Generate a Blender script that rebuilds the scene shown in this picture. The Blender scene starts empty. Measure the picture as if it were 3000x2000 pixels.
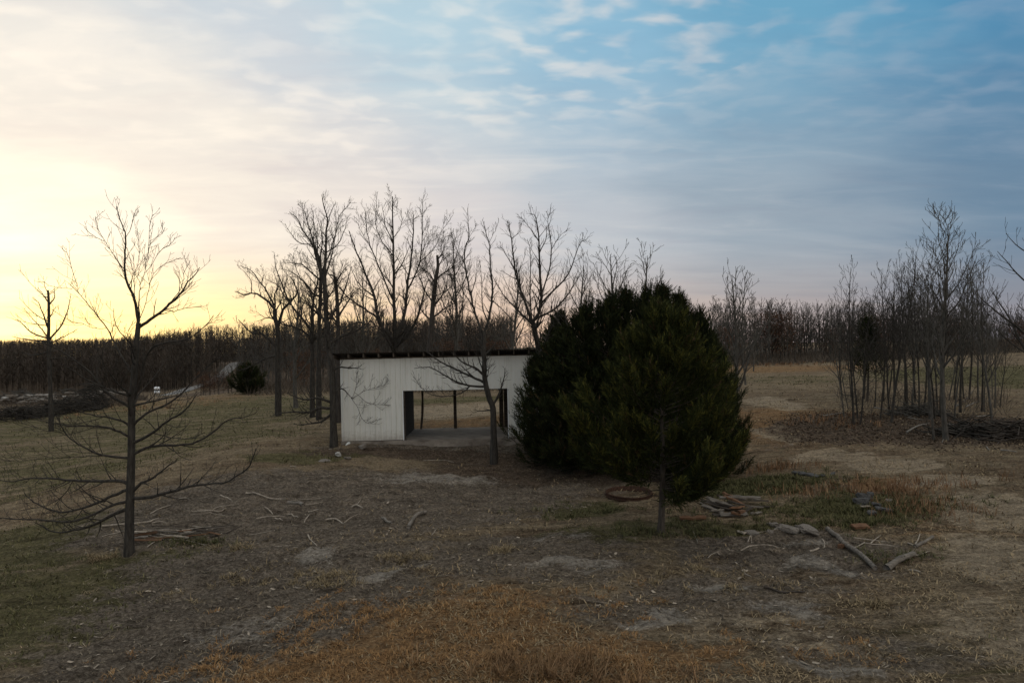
import bpy, math, random
import numpy as np
R = math.radians
scene = bpy.context.scene
COL = scene.collection

# ------------------------------------------------------------------ camera, sky, sun, exposure
CAMZ, FPX, CX, CY = 4.4, 2000.0, 1500.0, 1000.0      # lens of the photograph in its own pixels
cam_d = bpy.data.cameras.new("camera"); cam = bpy.data.objects.new("camera", cam_d); COL.objects.link(cam)
cam_d.sensor_width = 36.0; cam_d.lens = 24.0; cam_d.clip_start = 0.1; cam_d.clip_end = 6000
cam.location = (0, 0, CAMZ); cam.rotation_euler = (R(90), 0, 0)
scene.camera = cam
vs = scene.view_settings
vs.view_transform = 'Standard'; vs.look = 'None'; vs.gamma = 1; vs.exposure = 0.0; vs.use_curve_mapping = False
scene.cycles.max_bounces = 5; scene.cycles.diffuse_bounces = 2; scene.cycles.transparent_max_bounces = 4

SUN_AZ, SUN_EL = R(-39), R(2.0)                        # azimuth from +Y, positive to the right
SUN_DIR = (math.sin(SUN_AZ)*math.cos(SUN_EL), math.cos(SUN_AZ)*math.cos(SUN_EL), math.sin(SUN_EL))

def build_world():
    w = bpy.data.worlds.new("World"); scene.world = w; w.use_nodes = True
    nt = w.node_tree; nt.nodes.clear(); N = nt.nodes.new; L = nt.links.new
    def put(sock, v):
        if hasattr(v, 'links'): L(v, sock)
        else: sock.default_value = v
    def M(op, a, b=0.0, c=0.0):
        n = N('ShaderNodeMath'); n.operation = op
        put(n.inputs[0], a); put(n.inputs[1], b); put(n.inputs[2], c); return n.outputs[0]
    def sm(x, lo, hi, a=0.0, b=1.0):
        n = N('ShaderNodeMapRange'); n.interpolation_type = 'SMOOTHSTEP'
        put(n.inputs[0], x)
        for i, v in enumerate((lo, hi, a, b)): n.inputs[i+1].default_value = v
        return n.outputs[0]
    def mix(f, a, b, mode='MIX'):
        n = N('ShaderNodeMix'); n.data_type = 'RGBA'; n.blend_type = mode; n.clamp_result = False
        put(n.inputs[0], f); put(n.inputs[6], a); put(n.inputs[7], b); return n.outputs[2]
    def noise(vec, scale, detail=4, rough=.5, dist=0.0):
        n = N('ShaderNodeTexNoise'); put(n.inputs['Vector'], vec); n.inputs['Scale'].default_value = scale
        n.inputs['Detail'].default_value = detail; n.inputs['Roughness'].default_value = rough
        n.inputs['Distortion'].default_value = dist; return n.outputs[0]
    tc = N('ShaderNodeTexCoord'); d = tc.outputs['Generated']
    sp = N('ShaderNodeSeparateXYZ'); L(d, sp.inputs[0]); x, y, z = sp.outputs
    dt = N('ShaderNodeVectorMath'); dt.operation = 'DOT_PRODUCT'; L(d, dt.inputs[0]); dt.inputs[1].default_value = SUN_DIR
    ang = M('MULTIPLY', M('ARCCOSINE', M('MINIMUM', M('MAXIMUM', dt.outputs['Value'], -1.0), 1.0)), 180/math.pi)
    el = M('MULTIPLY', M('ARCSINE', M('MINIMUM', M('MAXIMUM', z, -1.0), 1.0)), 180/math.pi)
    # planar cloud coordinates: a thin sheet of high cloud above flat country
    zz = M('ADD', M('MAXIMUM', z, 0.0), 0.10)
    cb = N('ShaderNodeCombineXYZ'); L(M('DIVIDE', x, zz), cb.inputs[0]); L(M('DIVIDE', y, zz), cb.inputs[1])
    def mapped(rot, sc):
        m = N('ShaderNodeMapping'); L(cb.outputs[0], m.inputs[0]); m.inputs['Rotation'].default_value = (0, 0, R(rot))
        m.inputs['Scale'].default_value = (sc[0], sc[1], 1); return m.outputs[0]
    veil = noise(mapped(35, (.55, 1.1)), 1.1, 6, .55, .4)
    wisps = noise(mapped(20, (.6, 1.5)), 2.3, 6, .6, .6)
    ripple = noise(mapped(-12, (1.0, 1.3)), 7.5, 3, .42, .25)
    patch = noise(mapped(10, (1, 1)), .9, 3, .5, .2)
    angw = M('ADD', ang, M('MULTIPLY', M('SUBTRACT', veil, .5), 24.0))
    s = M('DIVIDE', M('MAXIMUM', angw, 0.0), 180.0)
    def ramp(stops):
        r = N('ShaderNodeValToRGB'); L(s, r.inputs[0]); cr = r.color_ramp; cr.interpolation = 'EASE'
        while len(cr.elements) < len(stops): cr.elements.new(0.5)
        for e, (a, c) in zip(cr.elements, stops):
            e.position = a/180.0; e.color = (c[0]/2, c[1]/2, c[2]/2, 1)
        n = N('ShaderNodeVectorMath'); n.operation = 'SCALE'; L(r.outputs[0], n.inputs[0]); n.inputs['Scale'].default_value = 2
        return n.outputs[0]
    H = ramp([(0, (1.9, 1.6, .72)), (9, (1.5, 1.2, .52)), (16, (1.18, .90, .43)), (23, (1.0, .73, .40)), (34, (.82, .58, .41)), (50, (.52, .40, .35)),
              (62, (.43, .36, .35)), (76, (.285, .275, .31)), (180, (.32, .29, .33))])
    Mi = ramp([(0, (1.35, 1.22, .96)), (11, (1.06, .965, .79)), (18, (.90, .82, .72)), (26, (.80, .725, .67)), (34, (.68, .635, .63)), (46, (.50, .53, .575)),
               (60, (.32, .385, .455)), (76, (.145, .235, .34)), (180, (.22, .25, .33))])
    T = ramp([(0, (1.2, 1.1, .9)), (20, (.84, .81, .75)), (27, (.59, .65, .70)), (36, (.46, .62, .71)), (48, (.265, .48, .64)),
              (62, (.15, .37, .54)), (76, (.07, .255, .44)), (180, (.08, .19, .38))])
    base = mix(sm(el, 0.0, 8.8), H, Mi)
    base = mix(sm(el, 9.0, 25.0), base, T)
    # high cloud: pale where thin cloud catches the glow, greyer where it is thick
    warm = mix(sm(ang, 5, 85), (1.45, 1.25, 1.0, 1), (.36, .42, .52, 1))
    m1 = M('MULTIPLY', M('MULTIPLY', sm(ripple, .42, .70), sm(patch, .36, .62, .18, 1.0)), sm(el, 11, 23, 0, .66))
    c = mix(m1, base, warm)
    grey = mix(1.0, base, (.90, .87, .90, 1), 'MULTIPLY')
    c = mix(M('MULTIPLY', sm(wisps, .48, .74), .45), c, grey)
    c = mix(M('MULTIPLY', sm(wisps, .52, .28), sm(el, 2, 10, 0, .16)), c, warm)
    # unseen cloud added overhead and in the east, brightened to light ground and wall
    fill_cloud = M('MAXIMUM', sm(el, 30, 58), sm(ang, 84, 125))
    fill_cloud = M('MULTIPLY', fill_cloud, sm(M('ADD', M('MULTIPLY', ripple, .5), M('MULTIPLY', patch, .5)), .25, .6, .55, 1.0))
    c = mix(fill_cloud, c, (.93, .875, .805, 1))
    sky = N('ShaderNodeTexSky'); sky.sky_type = 'NISHITA'; sky.sun_disc = False
    sky.sun_elevation = SUN_EL; sky.sun_rotation = SUN_AZ; sky.altitude = 200
    ns = N('ShaderNodeVectorMath'); ns.operation = 'SCALE'; L(sky.outputs[0], ns.inputs[0]); ns.inputs['Scale'].default_value = 0.012
    fin = mix(1.0, c, ns.outputs[0], 'ADD')
    bg = N('ShaderNodeBackground'); L(fin, bg.inputs[0]); bg.inputs[1].default_value = 1.0
    out = N('ShaderNodeOutputWorld'); L(bg.outputs[0], out.inputs[0])
build_world()

sl = bpy.data.lights.new("sun", 'SUN'); sl.energy = 0.5; sl.angle = R(10); sl.color = (1, .72, .42)
so = bpy.data.objects.new("sun", sl); COL.objects.link(so); so.location = (-60, 80, 40)
from mathutils import Vector
so.rotation_euler = Vector(SUN_DIR).to_track_quat('Z', 'Y').to_euler()

# ------------------------------------------------------------------ helpers
def P(px, py, d):
    return np.array([d*(px-CX)/FPX, d, CAMZ - d*(py-CY)/FPX])

def _h(ix, iy, s):
    h = (ix.astype(np.int64)*374761393 + iy.astype(np.int64)*668265263 + s*982451653) & 0xffffffff
    h = ((h ^ (h >> 13))*1274126177) & 0xffffffff
    return ((h ^ (h >> 16)) & 0xffff)/65535.0
def vnoise(x, y, s=0):
    x = np.asarray(x, float); y = np.asarray(y, float)
    ix = np.floor(x); iy = np.floor(y); fx = x-ix; fy = y-iy
    fx = fx*fx*(3-2*fx); fy = fy*fy*(3-2*fy)
    a = _h(ix, iy, s); b = _h(ix+1, iy, s); c = _h(ix, iy+1, s); d = _h(ix+1, iy+1, s)
    return (a*(1-fx)+b*fx)*(1-fy)+(c*(1-fx)+d*fx)*fy
def fbm(x, y, s=0, o=4):
    t = 0; a = .5; n = 0
    for k in range(o):
        t = t + a*vnoise(np.asarray(x)*2**k, np.asarray(y)*2**k, s+k*17); n += a; a *= .5
    return t/n

def mesh_from(name, V, F, smooth=True, col=None):
    V = np.asarray(V, np.float32); F = np.asarray(F, np.int32)
    me = bpy.data.meshes.new(name)
    me.vertices.add(len(V)); me.vertices.foreach_set('co', V.ravel())
    k = F.shape[1]; me.loops.add(F.size); me.loops.foreach_set('vertex_index', F.ravel())
    me.polygons.add(len(F)); me.polygons.foreach_set('loop_start', np.arange(0, F.size, k, dtype=np.int32))
    if smooth: me.polygons.foreach_set('use_smooth', np.ones(len(F), bool))
    me.update(calc_edges=True)
    if col is not None:
        a = me.color_attributes.new('col', 'FLOAT_COLOR', 'POINT')
        c = np.ones((len(V), 4), np.float32); c[:, :3] = col; a.data.foreach_set('color', c.ravel())
    return me
def link(name, me, mat=None, parent=None):
    o = bpy.data.objects.new(name, me); COL.objects.link(o)
    if mat is not None and me is not None and len(me.materials) == 0: me.materials.append(mat)
    if parent is not None: o.parent = parent
    return o
def tag(o, label=None, cat=None, group=None, kind=None):
    if label: o['label'] = label
    if cat: o['category'] = cat
    if group: o['group'] = group
    if kind: o['kind'] = kind
    return o
def empty(name, loc, label, cat, group=None):
    o = bpy.data.objects.new(name, None); COL.objects.link(o); o.location = tuple(loc); o.empty_display_size = .2
    return tag(o, label, cat, group)
def copy_tree(root, loc, rz, sc, label, group):
    r = root.copy(); COL.objects.link(r); r.location = tuple(loc); r.rotation_euler = (0, 0, rz)
    r.scale = (sc, sc, sc) if np.isscalar(sc) else tuple(sc)
    r['label'] = label; r['group'] = group
    for ch in list(root.children):
        c = ch.copy(); COL.objects.link(c); c.parent = r
    return r

class MB:                                              # small collector of boxes, prisms and tubes
    def __init__(s): s.v = []; s.f = []
    def add(s, v, f):
        n = len(s.v); s.v += [tuple(map(float, q)) for q in v]; s.f += [tuple(i+n for i in q) for q in f]; return s
    def box(s, a, b):
        x0, y0, z0 = a; x1, y1, z1 = b
        return s.add([(x0,y0,z0),(x1,y0,z0),(x1,y1,z0),(x0,y1,z0),(x0,y0,z1),(x1,y0,z1),(x1,y1,z1),(x0,y1,z1)],
                     [(0,3,2,1),(4,5,6,7),(0,1,5,4),(1,2,6,5),(2,3,7,6),(3,0,4,7)])
    def tube(s, pts, rad, n=8, cap=True, jit=0, rng=None):
        V, F = tube_arrays(np.asarray(pts, float), np.asarray(rad, float), n)
        if jit: V = V + rng.normal(0, jit, V.shape)
        s.add(V, F); m = len(s.v)-len(V); k = len(pts)
        if cap: s.f += [tuple(m+i for i in range(n)), tuple(m+(k-1)*n+i for i in reversed(range(n)))]
        return s
    def mesh(s, name, smooth=False):
        me = bpy.data.meshes.new(name); me.from_pydata(s.v, [], s.f)
        if smooth: me.polygons.foreach_set('use_smooth', np.ones(len(me.polygons), bool))
        me.update(); return me

def tube_arrays(pts, rad, n):
    k = len(pts); t = np.gradient(pts, axis=0); t /= (np.linalg.norm(t, axis=1)[:, None]+1e-9)
    ref = np.array([0, 0, 1.0]) if abs(t[:, 2].mean()) < .8 else np.array([1.0, 0, 0])
    u = np.cross(t, ref); u /= (np.linalg.norm(u, axis=1)[:, None]+1e-9); w = np.cross(t, u)
    a = np.arange(n)*2*np.pi/n
    V = pts[:, None, :] + rad[:, None, None]*(np.cos(a)[None, :, None]*u[:, None, :]+np.sin(a)[None, :, None]*w[:, None, :])
    i = np.arange(k-1)[:, None]*n; j = np.arange(n)[None, :]; j2 = (j+1) % n
    F = np.stack([i+j, i+j2, i+n+j2, i+n+j], -1).reshape(-1, 4)
    return V.reshape(-1, 3), F
def tubes_mesh(name, polys, base=(0, 0, 0), sides=None):
    """polys: list of (pts, radii); one mesh"""
    VV, FF = [], []; off = 0; base = np.asarray(base, float)
    for pts, rad in polys:
        r = rad.max(); n = sides or (9 if r > .09 else 6 if r > .035 else 4 if r > .014 else 3)
        V, F = tube_arrays(pts-base, rad, n); VV.append(V); FF.append(F+off); off += len(V)
    return mesh_from(name, np.concatenate(VV), np.concatenate(FF))

# ------------------------------------------------------------------ materials
def nmat(name):
    m = bpy.data.materials.new(name); m.use_nodes = True; nt = m.node_tree
    b = nt.nodes['Principled BSDF']; b.inputs['Roughness'].default_value = .9
    b.inputs['Specular IOR Level'].default_value = .15
    return m, nt, b
def rampnode(nt, src, stops):
    r = nt.nodes.new('ShaderNodeValToRGB'); nt.links.new(src, r.inputs[0]); cr = r.color_ramp
    while len(cr.elements) < len(stops): cr.elements.new(.5)
    for e, (p, c) in zip(cr.elements, stops): e.position = p; e.color = (*c, 1)
    return r.outputs[0]
def noisenode(nt, scale, detail=5, rough=.6, coord='Object', sc=(1, 1, 1), dist=0):
    t = nt.nodes.new('ShaderNodeTexCoord'); m = nt.nodes.new('ShaderNodeMapping'); m.inputs['Scale'].default_value = sc
    nt.links.new(t.outputs[coord], m.inputs[0])
    n = nt.nodes.new('ShaderNodeTexNoise'); nt.links.new(m.outputs[0], n.inputs['Vector'])
    n.inputs['Scale'].default_value = scale; n.inputs['Detail'].default_value = detail
    n.inputs['Roughness'].default_value = rough; n.inputs['Distortion'].default_value = dist; return n.outputs[0]
def bump(nt, b, h, strength=.4, dist=.02):
    n = nt.nodes.new('ShaderNodeBump'); n.inputs['Strength'].default_value = strength; n.inputs['Distance'].default_value = dist
    nt.links.new(h, n.inputs['Height']); nt.links.new(n.outputs[0], b.inputs['Normal'])
def simple(name, c0, c1, scale=6, sc=(1, 1, 1), rough=.9, bs=.4, bd=.01, spec=.15, metal=0, detail=5):
    m, nt, b = nmat(name); n = noisenode(nt, scale, detail, .65, 'Object', sc)
    nt.links.new(rampnode(nt, n, [(.3, c0), (.7, c1)]), b.inputs['Base Color'])
    b.inputs['Roughness'].default_value = rough; b.inputs['Specular IOR Level'].default_value = spec
    b.inputs['Metallic'].default_value = metal
    if bs: bump(nt, b, n, bs, bd)
    return m
MAT = {}
MAT['bark'] = simple('bark', (.016, .014, .012), (.066, .060, .052), 14, (1, 1, .25), .95, .7, .02)
MAT['bark_grey'] = simple('bark_grey', (.035, .032, .028), (.115, .108, .095), 12, (1, 1, .3), .95, .6, .015)
MAT['bark_pale'] = simple('bark_pale', (.11, .105, .095), (.27, .25, .22), 12, (1, 1, .3), .95, .5, .015)
MAT['cedar_bark'] = simple('cedar_bark', (.025, .020, .017), (.10, .086, .072), 22, (1, 1, .12), .95, .8, .02)
MAT['snag'] = simple('snag', (.022, .019, .017), (.075, .066, .058), 9, (1, 1, .2), .95, .8, .03)
MAT['wood'] = simple('weathered_wood', (.06, .054, .046), (.235, .21, .18), 18, (.15, 1, 1), .9, .6, .008)
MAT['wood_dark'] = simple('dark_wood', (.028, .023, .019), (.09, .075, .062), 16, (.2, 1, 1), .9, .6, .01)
MAT['bark_strip'] = simple('bark_strip', (.08, .042, .025), (.21, .12, .07), 14, (.3, 1, 1), .9, .5, .01)
MAT['stick'] = simple('stick_wood', (.15, .125, .10), (.42, .37, .30), 16, (1, 1, 1), .9, .3, .006)
MAT['stone'] = simple('stone', (.085, .075, .064), (.25, .225, .195), 7, (1, 1, 1), .95, .7, .03)
MAT['stone_dark'] = simple('dark_stone', (.035, .035, .036), (.12, .118, .115), 7, (1, 1, 1), .9, .7, .03)
MAT['stone_pale'] = simple('pale_stone', (.18, .175, .165), (.46, .45, .42), 6, (1, 1, 1), .95, .5, .03)
MAT['rust'] = simple('rust', (.022, .013, .010), (.095, .046, .026), 18, (1, 1, 1), .85, .5, .006, .3, .2)
MAT['concrete'] = simple('concrete', (.075, .06, .048), (.30, .265, .225), 1.9, (.7, 3.2, 1), .92, .3, .01)
MAT['roof'] = simple('roof_metal', (.020, .017, .015), (.062, .052, .045), 5, (1, 1, 1), .6, .2, .004, .4, .3)
MAT['rafter'] = simple('rafter_wood', (.055, .046, .038), (.15, .125, .10), 12, (1, .2, 1), .9, .4, .006)
MAT['gravel'] = simple('gravel', (.11, .105, .10), (.26, .25, .235), 3.0, (1, 1, 1), .95, .5, .03)
MAT['white_pipe'] = simple('white_pipe', (.55, .57, .56), (.75, .77, .76), 5, (1, 1, 1), .5, .1, .002, .4)
MAT['white_paint'] = simple('white_paint', (.66, .68, .70), (.80, .82, .84), 3, (1, 1, 1), .5, .1, .002, .3)
MAT['dark_band'] = simple('dark_band', (.02, .025, .03), (.05, .055, .06), 3, (1, 1, 1), .7, .1, .002)

def make_siding():
    m, nt, b = nmat('painted_steel')
    n = noisenode(nt, 1.1, 6, .65, 'Object', (1.0, 1, .35)); n2 = noisenode(nt, 9, 4, .6, 'Object', (1, 1, .12))
    a = rampnode(nt, n, [(.25, (.60, .605, .56)), (.6, (.69, .695, .655)), (.8, (.72, .725, .69))])
    d = rampnode(nt, n2, [(.28, (.80, .78, .73)), (.5, (1, 1, 1))])
    x = nt.nodes.new('ShaderNodeMix'); x.data_type = 'RGBA'; x.blend_type = 'MULTIPLY'; x.inputs[0].default_value = .55
    nt.links.new(a, x.inputs[6]); nt.links.new(d, x.inputs[7]); nt.links.new(x.outputs[2], b.inputs['Base Color'])
    # mud splashed up the foot of the sheets
    tc = nt.nodes.new('ShaderNodeTexCoord'); sp = nt.nodes.new('ShaderNodeSeparateXYZ'); nt.links.new(tc.outputs['Object'], sp.inputs[0])
    n3 = noisenode(nt, 6, 5, .7); q = nt.nodes.new('ShaderNodeMath'); q.operation = 'MULTIPLY_ADD'; nt.links.new(n3, q.inputs[0]); q.inputs[1].default_value = -.9; nt.links.new(sp.outputs[2], q.inputs[2])
    mr = nt.nodes.new('ShaderNodeMapRange'); nt.links.new(q.outputs[0], mr.inputs[0]); mr.inputs[1].default_value = -.42; mr.inputs[2].default_value = .0; mr.inputs[3].default_value = .55; mr.inputs[4].default_value = 0
    y = nt.nodes.new('ShaderNodeMix'); y.data_type = 'RGBA'; nt.links.new(mr.outputs[0], y.inputs[0]); nt.links.new(x.outputs[2], y.inputs[6]); y.inputs[7].default_value = (.24, .195, .15, 1); nt.links.new(y.outputs[2], b.inputs['Base Color'])
    b.inputs['Roughness'].default_value = .5; b.inputs['Specular IOR Level'].default_value = .3
    return m
MAT['siding'] = make_siding()
def make_vcol(name, rough=.9, trans=0.0):
    m, nt, b = nmat(name); a = nt.nodes.new('ShaderNodeAttribute'); a.attribute_name = 'col'
    nt.links.new(a.outputs['Color'], b.inputs['Base Color']); b.inputs['Roughness'].default_value = rough
    b.inputs['Specular IOR Level'].default_value = .1
    return m
MAT['blade'] = make_vcol('grass_blade'); MAT['foliage'] = make_vcol('cedar_foliage'); MAT['twigs'] = make_vcol('far_twigs')
# ------------------------------------------------------------------ terrain
BARN_TILT = R(1.3)
BX0, BY0, BW, BD = -7.47, 30.0, 10.054, 4.0            # barn front-left corner, width, depth
CTRL = [(0,1222,58),(300,1180,62),(600,1160,62),(0,1300,42),(0,1500,25.6),(0,1750,16.4),(0,2000,12.2),(378,1625,18.6),
 (700,1300,31),(985,1296,29.9),(600,1400,24.6),(600,1500,21.5),(700,1800,14.4),(1200,1318,29),(1200,1380,26),(1300,1500,20.8),
 (1300,1700,15.4),(1300,2000,10.9),(1935,1562,18),(1935,1700,15),(2000,2000,10.6),(2400,1560,17.8),(2600,1450,20.5),
 (2900,1450,20),(3000,1700,14.5),(3000,2000,10.5),(2500,1250,30),(2800,1290,27),(3000,1300,26.5),(2250,1200,35),
 (2250,1120,52),(2250,1066,85),(2600,1052,85),(2950,1016,95),(2800,1120,50),(3000,1080,60),(1640,1290,30),(1250,1262,34.4),
 (1250,1200,44),(1400,1150,60),(1400,1100,90),(800,1140,70),(760,1110,110),(480,1160,130),(300,1152,190),(0,1152,190),
 (0,1185,88),(690,1064,230),(600,1126,165),(520,1166,66),(430,1172,66),(540,1166,82),(500,1168,104),(620,1140,120),(1000,1090,140),(1700,1065,140)]
C3 = [tuple(P(*c)) for c in CTRL] + [(0,-25,-1.25),(-40,-20,-2.6),(40,-20,-.5),(0,-150,-2.5),(-150,0,-5),(150,20,1.5),(70,60,3.0),
 (300,300,3.5),(-300,250,-10.5),(-200,420,-10.5),(0,420,-5),(200,420,1.0),(-500,-100,-8),(0,-600,-3),(500,-100,2),(0,900,-8),(-700,900,-12),(700,900,-2),
 (-120,120,-8),(-60,75,-3.6),(110,110,4.6),(3,24.5,-.62)]
C3 = np.array(C3, float)
_c = 5.0
def _phi(r2): return np.sqrt(r2+_c*_c)
_A = _phi(((C3[:, None, :2]-C3[None, :, :2])**2).sum(-1)) + np.eye(len(C3))*-1e-2
_W = np.linalg.solve(_A, C3[:, 2]-C3[:, 2].mean()); _Z0 = C3[:, 2].mean()
def slab_z(x): return (np.asarray(x)-BX0)*math.tan(BARN_TILT)
def gsmooth(x, y):
    x = np.asarray(x, float); y = np.asarray(y, float); out = np.full(np.broadcast(x, y).shape, _Z0)
    for (cx, cy, _), w in zip(C3, _W): out = out + w*np.sqrt((x-cx)**2+(y-cy)**2+_c*_c)
    out = np.clip(out, -13, 6)
    rr_ = np.sqrt(x*x+y*y); out = out+4.5*np.exp(-((rr_-600)/130)**2)*(y > 0)*(.6+.8*fbm(x*.006, y*.006, 91, 3))-.03*np.maximum(0, rr_-680)
    # the slab stands on a cut: soil stays below it
    inside = (x > BX0-.15) & (x < BX0+BW+.15) & (y > BY0-.05) & (y < BY0+BD+.05)
    out = np.where(inside, np.minimum(out, slab_z(x)-.35), out)
    near = np.clip(1-np.maximum.reduce([BX0-.2-x, x-BX0-BW-.2, BY0-y, y-BY0-BD, np.zeros_like(out)])/1.2, 0, 1)
    out = np.where(~inside, out*(1-near)+np.minimum(out, slab_z(x)-.13)*near, out)
    return out
def hit(px, py):
    dx, dz = (px-CX)/FPX, -(py-CY)/FPX
    d = np.concatenate([np.arange(6, 60, .05), np.arange(60, 400, .5)])
    f = CAMZ+d*dz-gsmooth(d*dx, d); i = np.argmax(f < 0) if (f < 0).any() else len(d)-1
    return np.array([d[i]*dx, d[i], float(gsmooth(d[i]*dx, d[i]))])
_blobs = {}
def blob(kind, px, py, rx, ry, w=1.0):
    q = hit(px, py); _blobs.setdefault(kind, []).append((q[0], q[1], rx, ry, w))
for b_ in [(900,1480,7.5,4.2),(1250,1450,7,3),(820,1700,5,3.4),(560,1900,3.5,2),(2300,1620,3.2,1.8),(1400,1325,8,1.6),(2050,1760,3.5,1.8,.6),(2450,1900,3,1.2,.5),
           (1500,1620,3.5,2.2,.7),(420,1580,2.5,1.4,.8),(2500,1280,6,2.5,.4),(1700,1350,6,2.5,.9)]: blob('soil', *b_)
for b_ in [(1290,1412,2.2,.9),(1900,1815,1.0,.6),(2370,1668,1.0,.6),(2340,1800,.9,.35),(930,1630,1.0,.7),(2400,1965,1.0,.35),(2150,1735,.8,.35),(1640,1640,1.1,.4),
           (1180,1690,1.3,.4),(700,1860,1.6,.8,.7),(1650,1570,.8,.3),(2300,1590,.7,.3),(2700,1420,1.4,.4,.6),(2850,1420,1.5,.5,.6)]: blob('pale', *b_)
for b_ in [(180,1760,4,3.4),(60,1600,3,3),(2250,1425,2.4,1.1,1.0),(2520,1480,3,1.1,.95),(1720,1490,1.6,.9),(1780,1560,2.2,1.0,.8),(2050,1540,2.2,.9,.8),(560,1590,1.2,.4),
           (900,1330,3,1.2,.9),(300,1330,14,10,.62),(650,1210,14,14,.66),(100,1240,16,12,.66),(1350,1170,9,4,.8),(2950,1100,12,14,.9),(2350,1110,10,7,.5),(2800,1900,2.5,2,.45)]: blob('green', *b_)
for b_ in [(1250,1900,3.6,1.7,1.1),(1650,1960,2.6,.9,1.2),(950,1960,1.8,.8),(2330,1240,6.5,6,.85),(2640,1420,2.2,1.1,.9),(1500,1760,2.6,1.0,.6),(450,1180,12,8,.5),(1450,1230,8,3,.7),(2800,1550,4,3,.4),(2300,1080,12,9,.8)]: blob('rust', *b_)
for b_ in [(2980,1640,2.2,1.8),(2950,1500,1.9,1.5),(2820,1410,2.0,1.0),(2600,1362,2.2,.9),(2420,1335,2.0,1.0),(2310,1270,1.6,1.8),(2280,1180,1.8,3.5,.8),(1350,1200,8,5,.8),(2950,1850,2,2,.6),(2100,1850,2.5,1,.5)]: blob('track', *b_)
for b_ in [(2750,1250,7.5,4.5,1.2),(2500,1260,4,3,1.0),(1250,1335,7,1.1,.95),(1680,1375,6,2.6,1.0),(700,1080,40,40,.8)]: blob('litter', *b_)  # bank below the shed: dark soil plus painted-in shade, not litter
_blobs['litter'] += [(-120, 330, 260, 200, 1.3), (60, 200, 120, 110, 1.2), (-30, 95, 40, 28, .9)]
def zone(x, y):
    wx = (fbm(x*.5, y*.5, 3)-.5)*2.4; wy = (fbm(x*.5, y*.5, 9)-.5)*2.0
    r = {}
    for k, L in _blobs.items():
        a = np.zeros(np.shape(x))
        for cx, cy, rx, ry, w in L:
            q = ((x+wx-cx)/rx)**2+((y+wy-cy)/ry)**2
            a = np.maximum(a, w*np.clip(1.25-q, 0, 1))
        r[k] = np.clip(a, 0, 1.3)
    return r
def relief(x, y, z=None):
    z = z or zone(x, y)
    far = np.clip((np.asarray(y)-34)/40, 0, 1)
    s = np.clip(z['soil'], 0, 1)
    return (1-far)*((fbm(x*.35, y*.35, 21)-.5)*.16 + (fbm(x*1.7+y*.9, y*2.6-x*.6, 5, 4)-.5)*(.09+.22*s) + (fbm(x*6, y*7, 8, 2)-.5)*(.045+.09*s)) + far*(fbm(x*.15, y*.15, 4)-.5)*.3
def gz(x, y): return gsmooth(x, y)+relief(np.asarray(x, float), np.asarray(y, float))
def gzf(x, y): return float(gz(np.array([x], float), np.array([y], float))[0])

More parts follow.
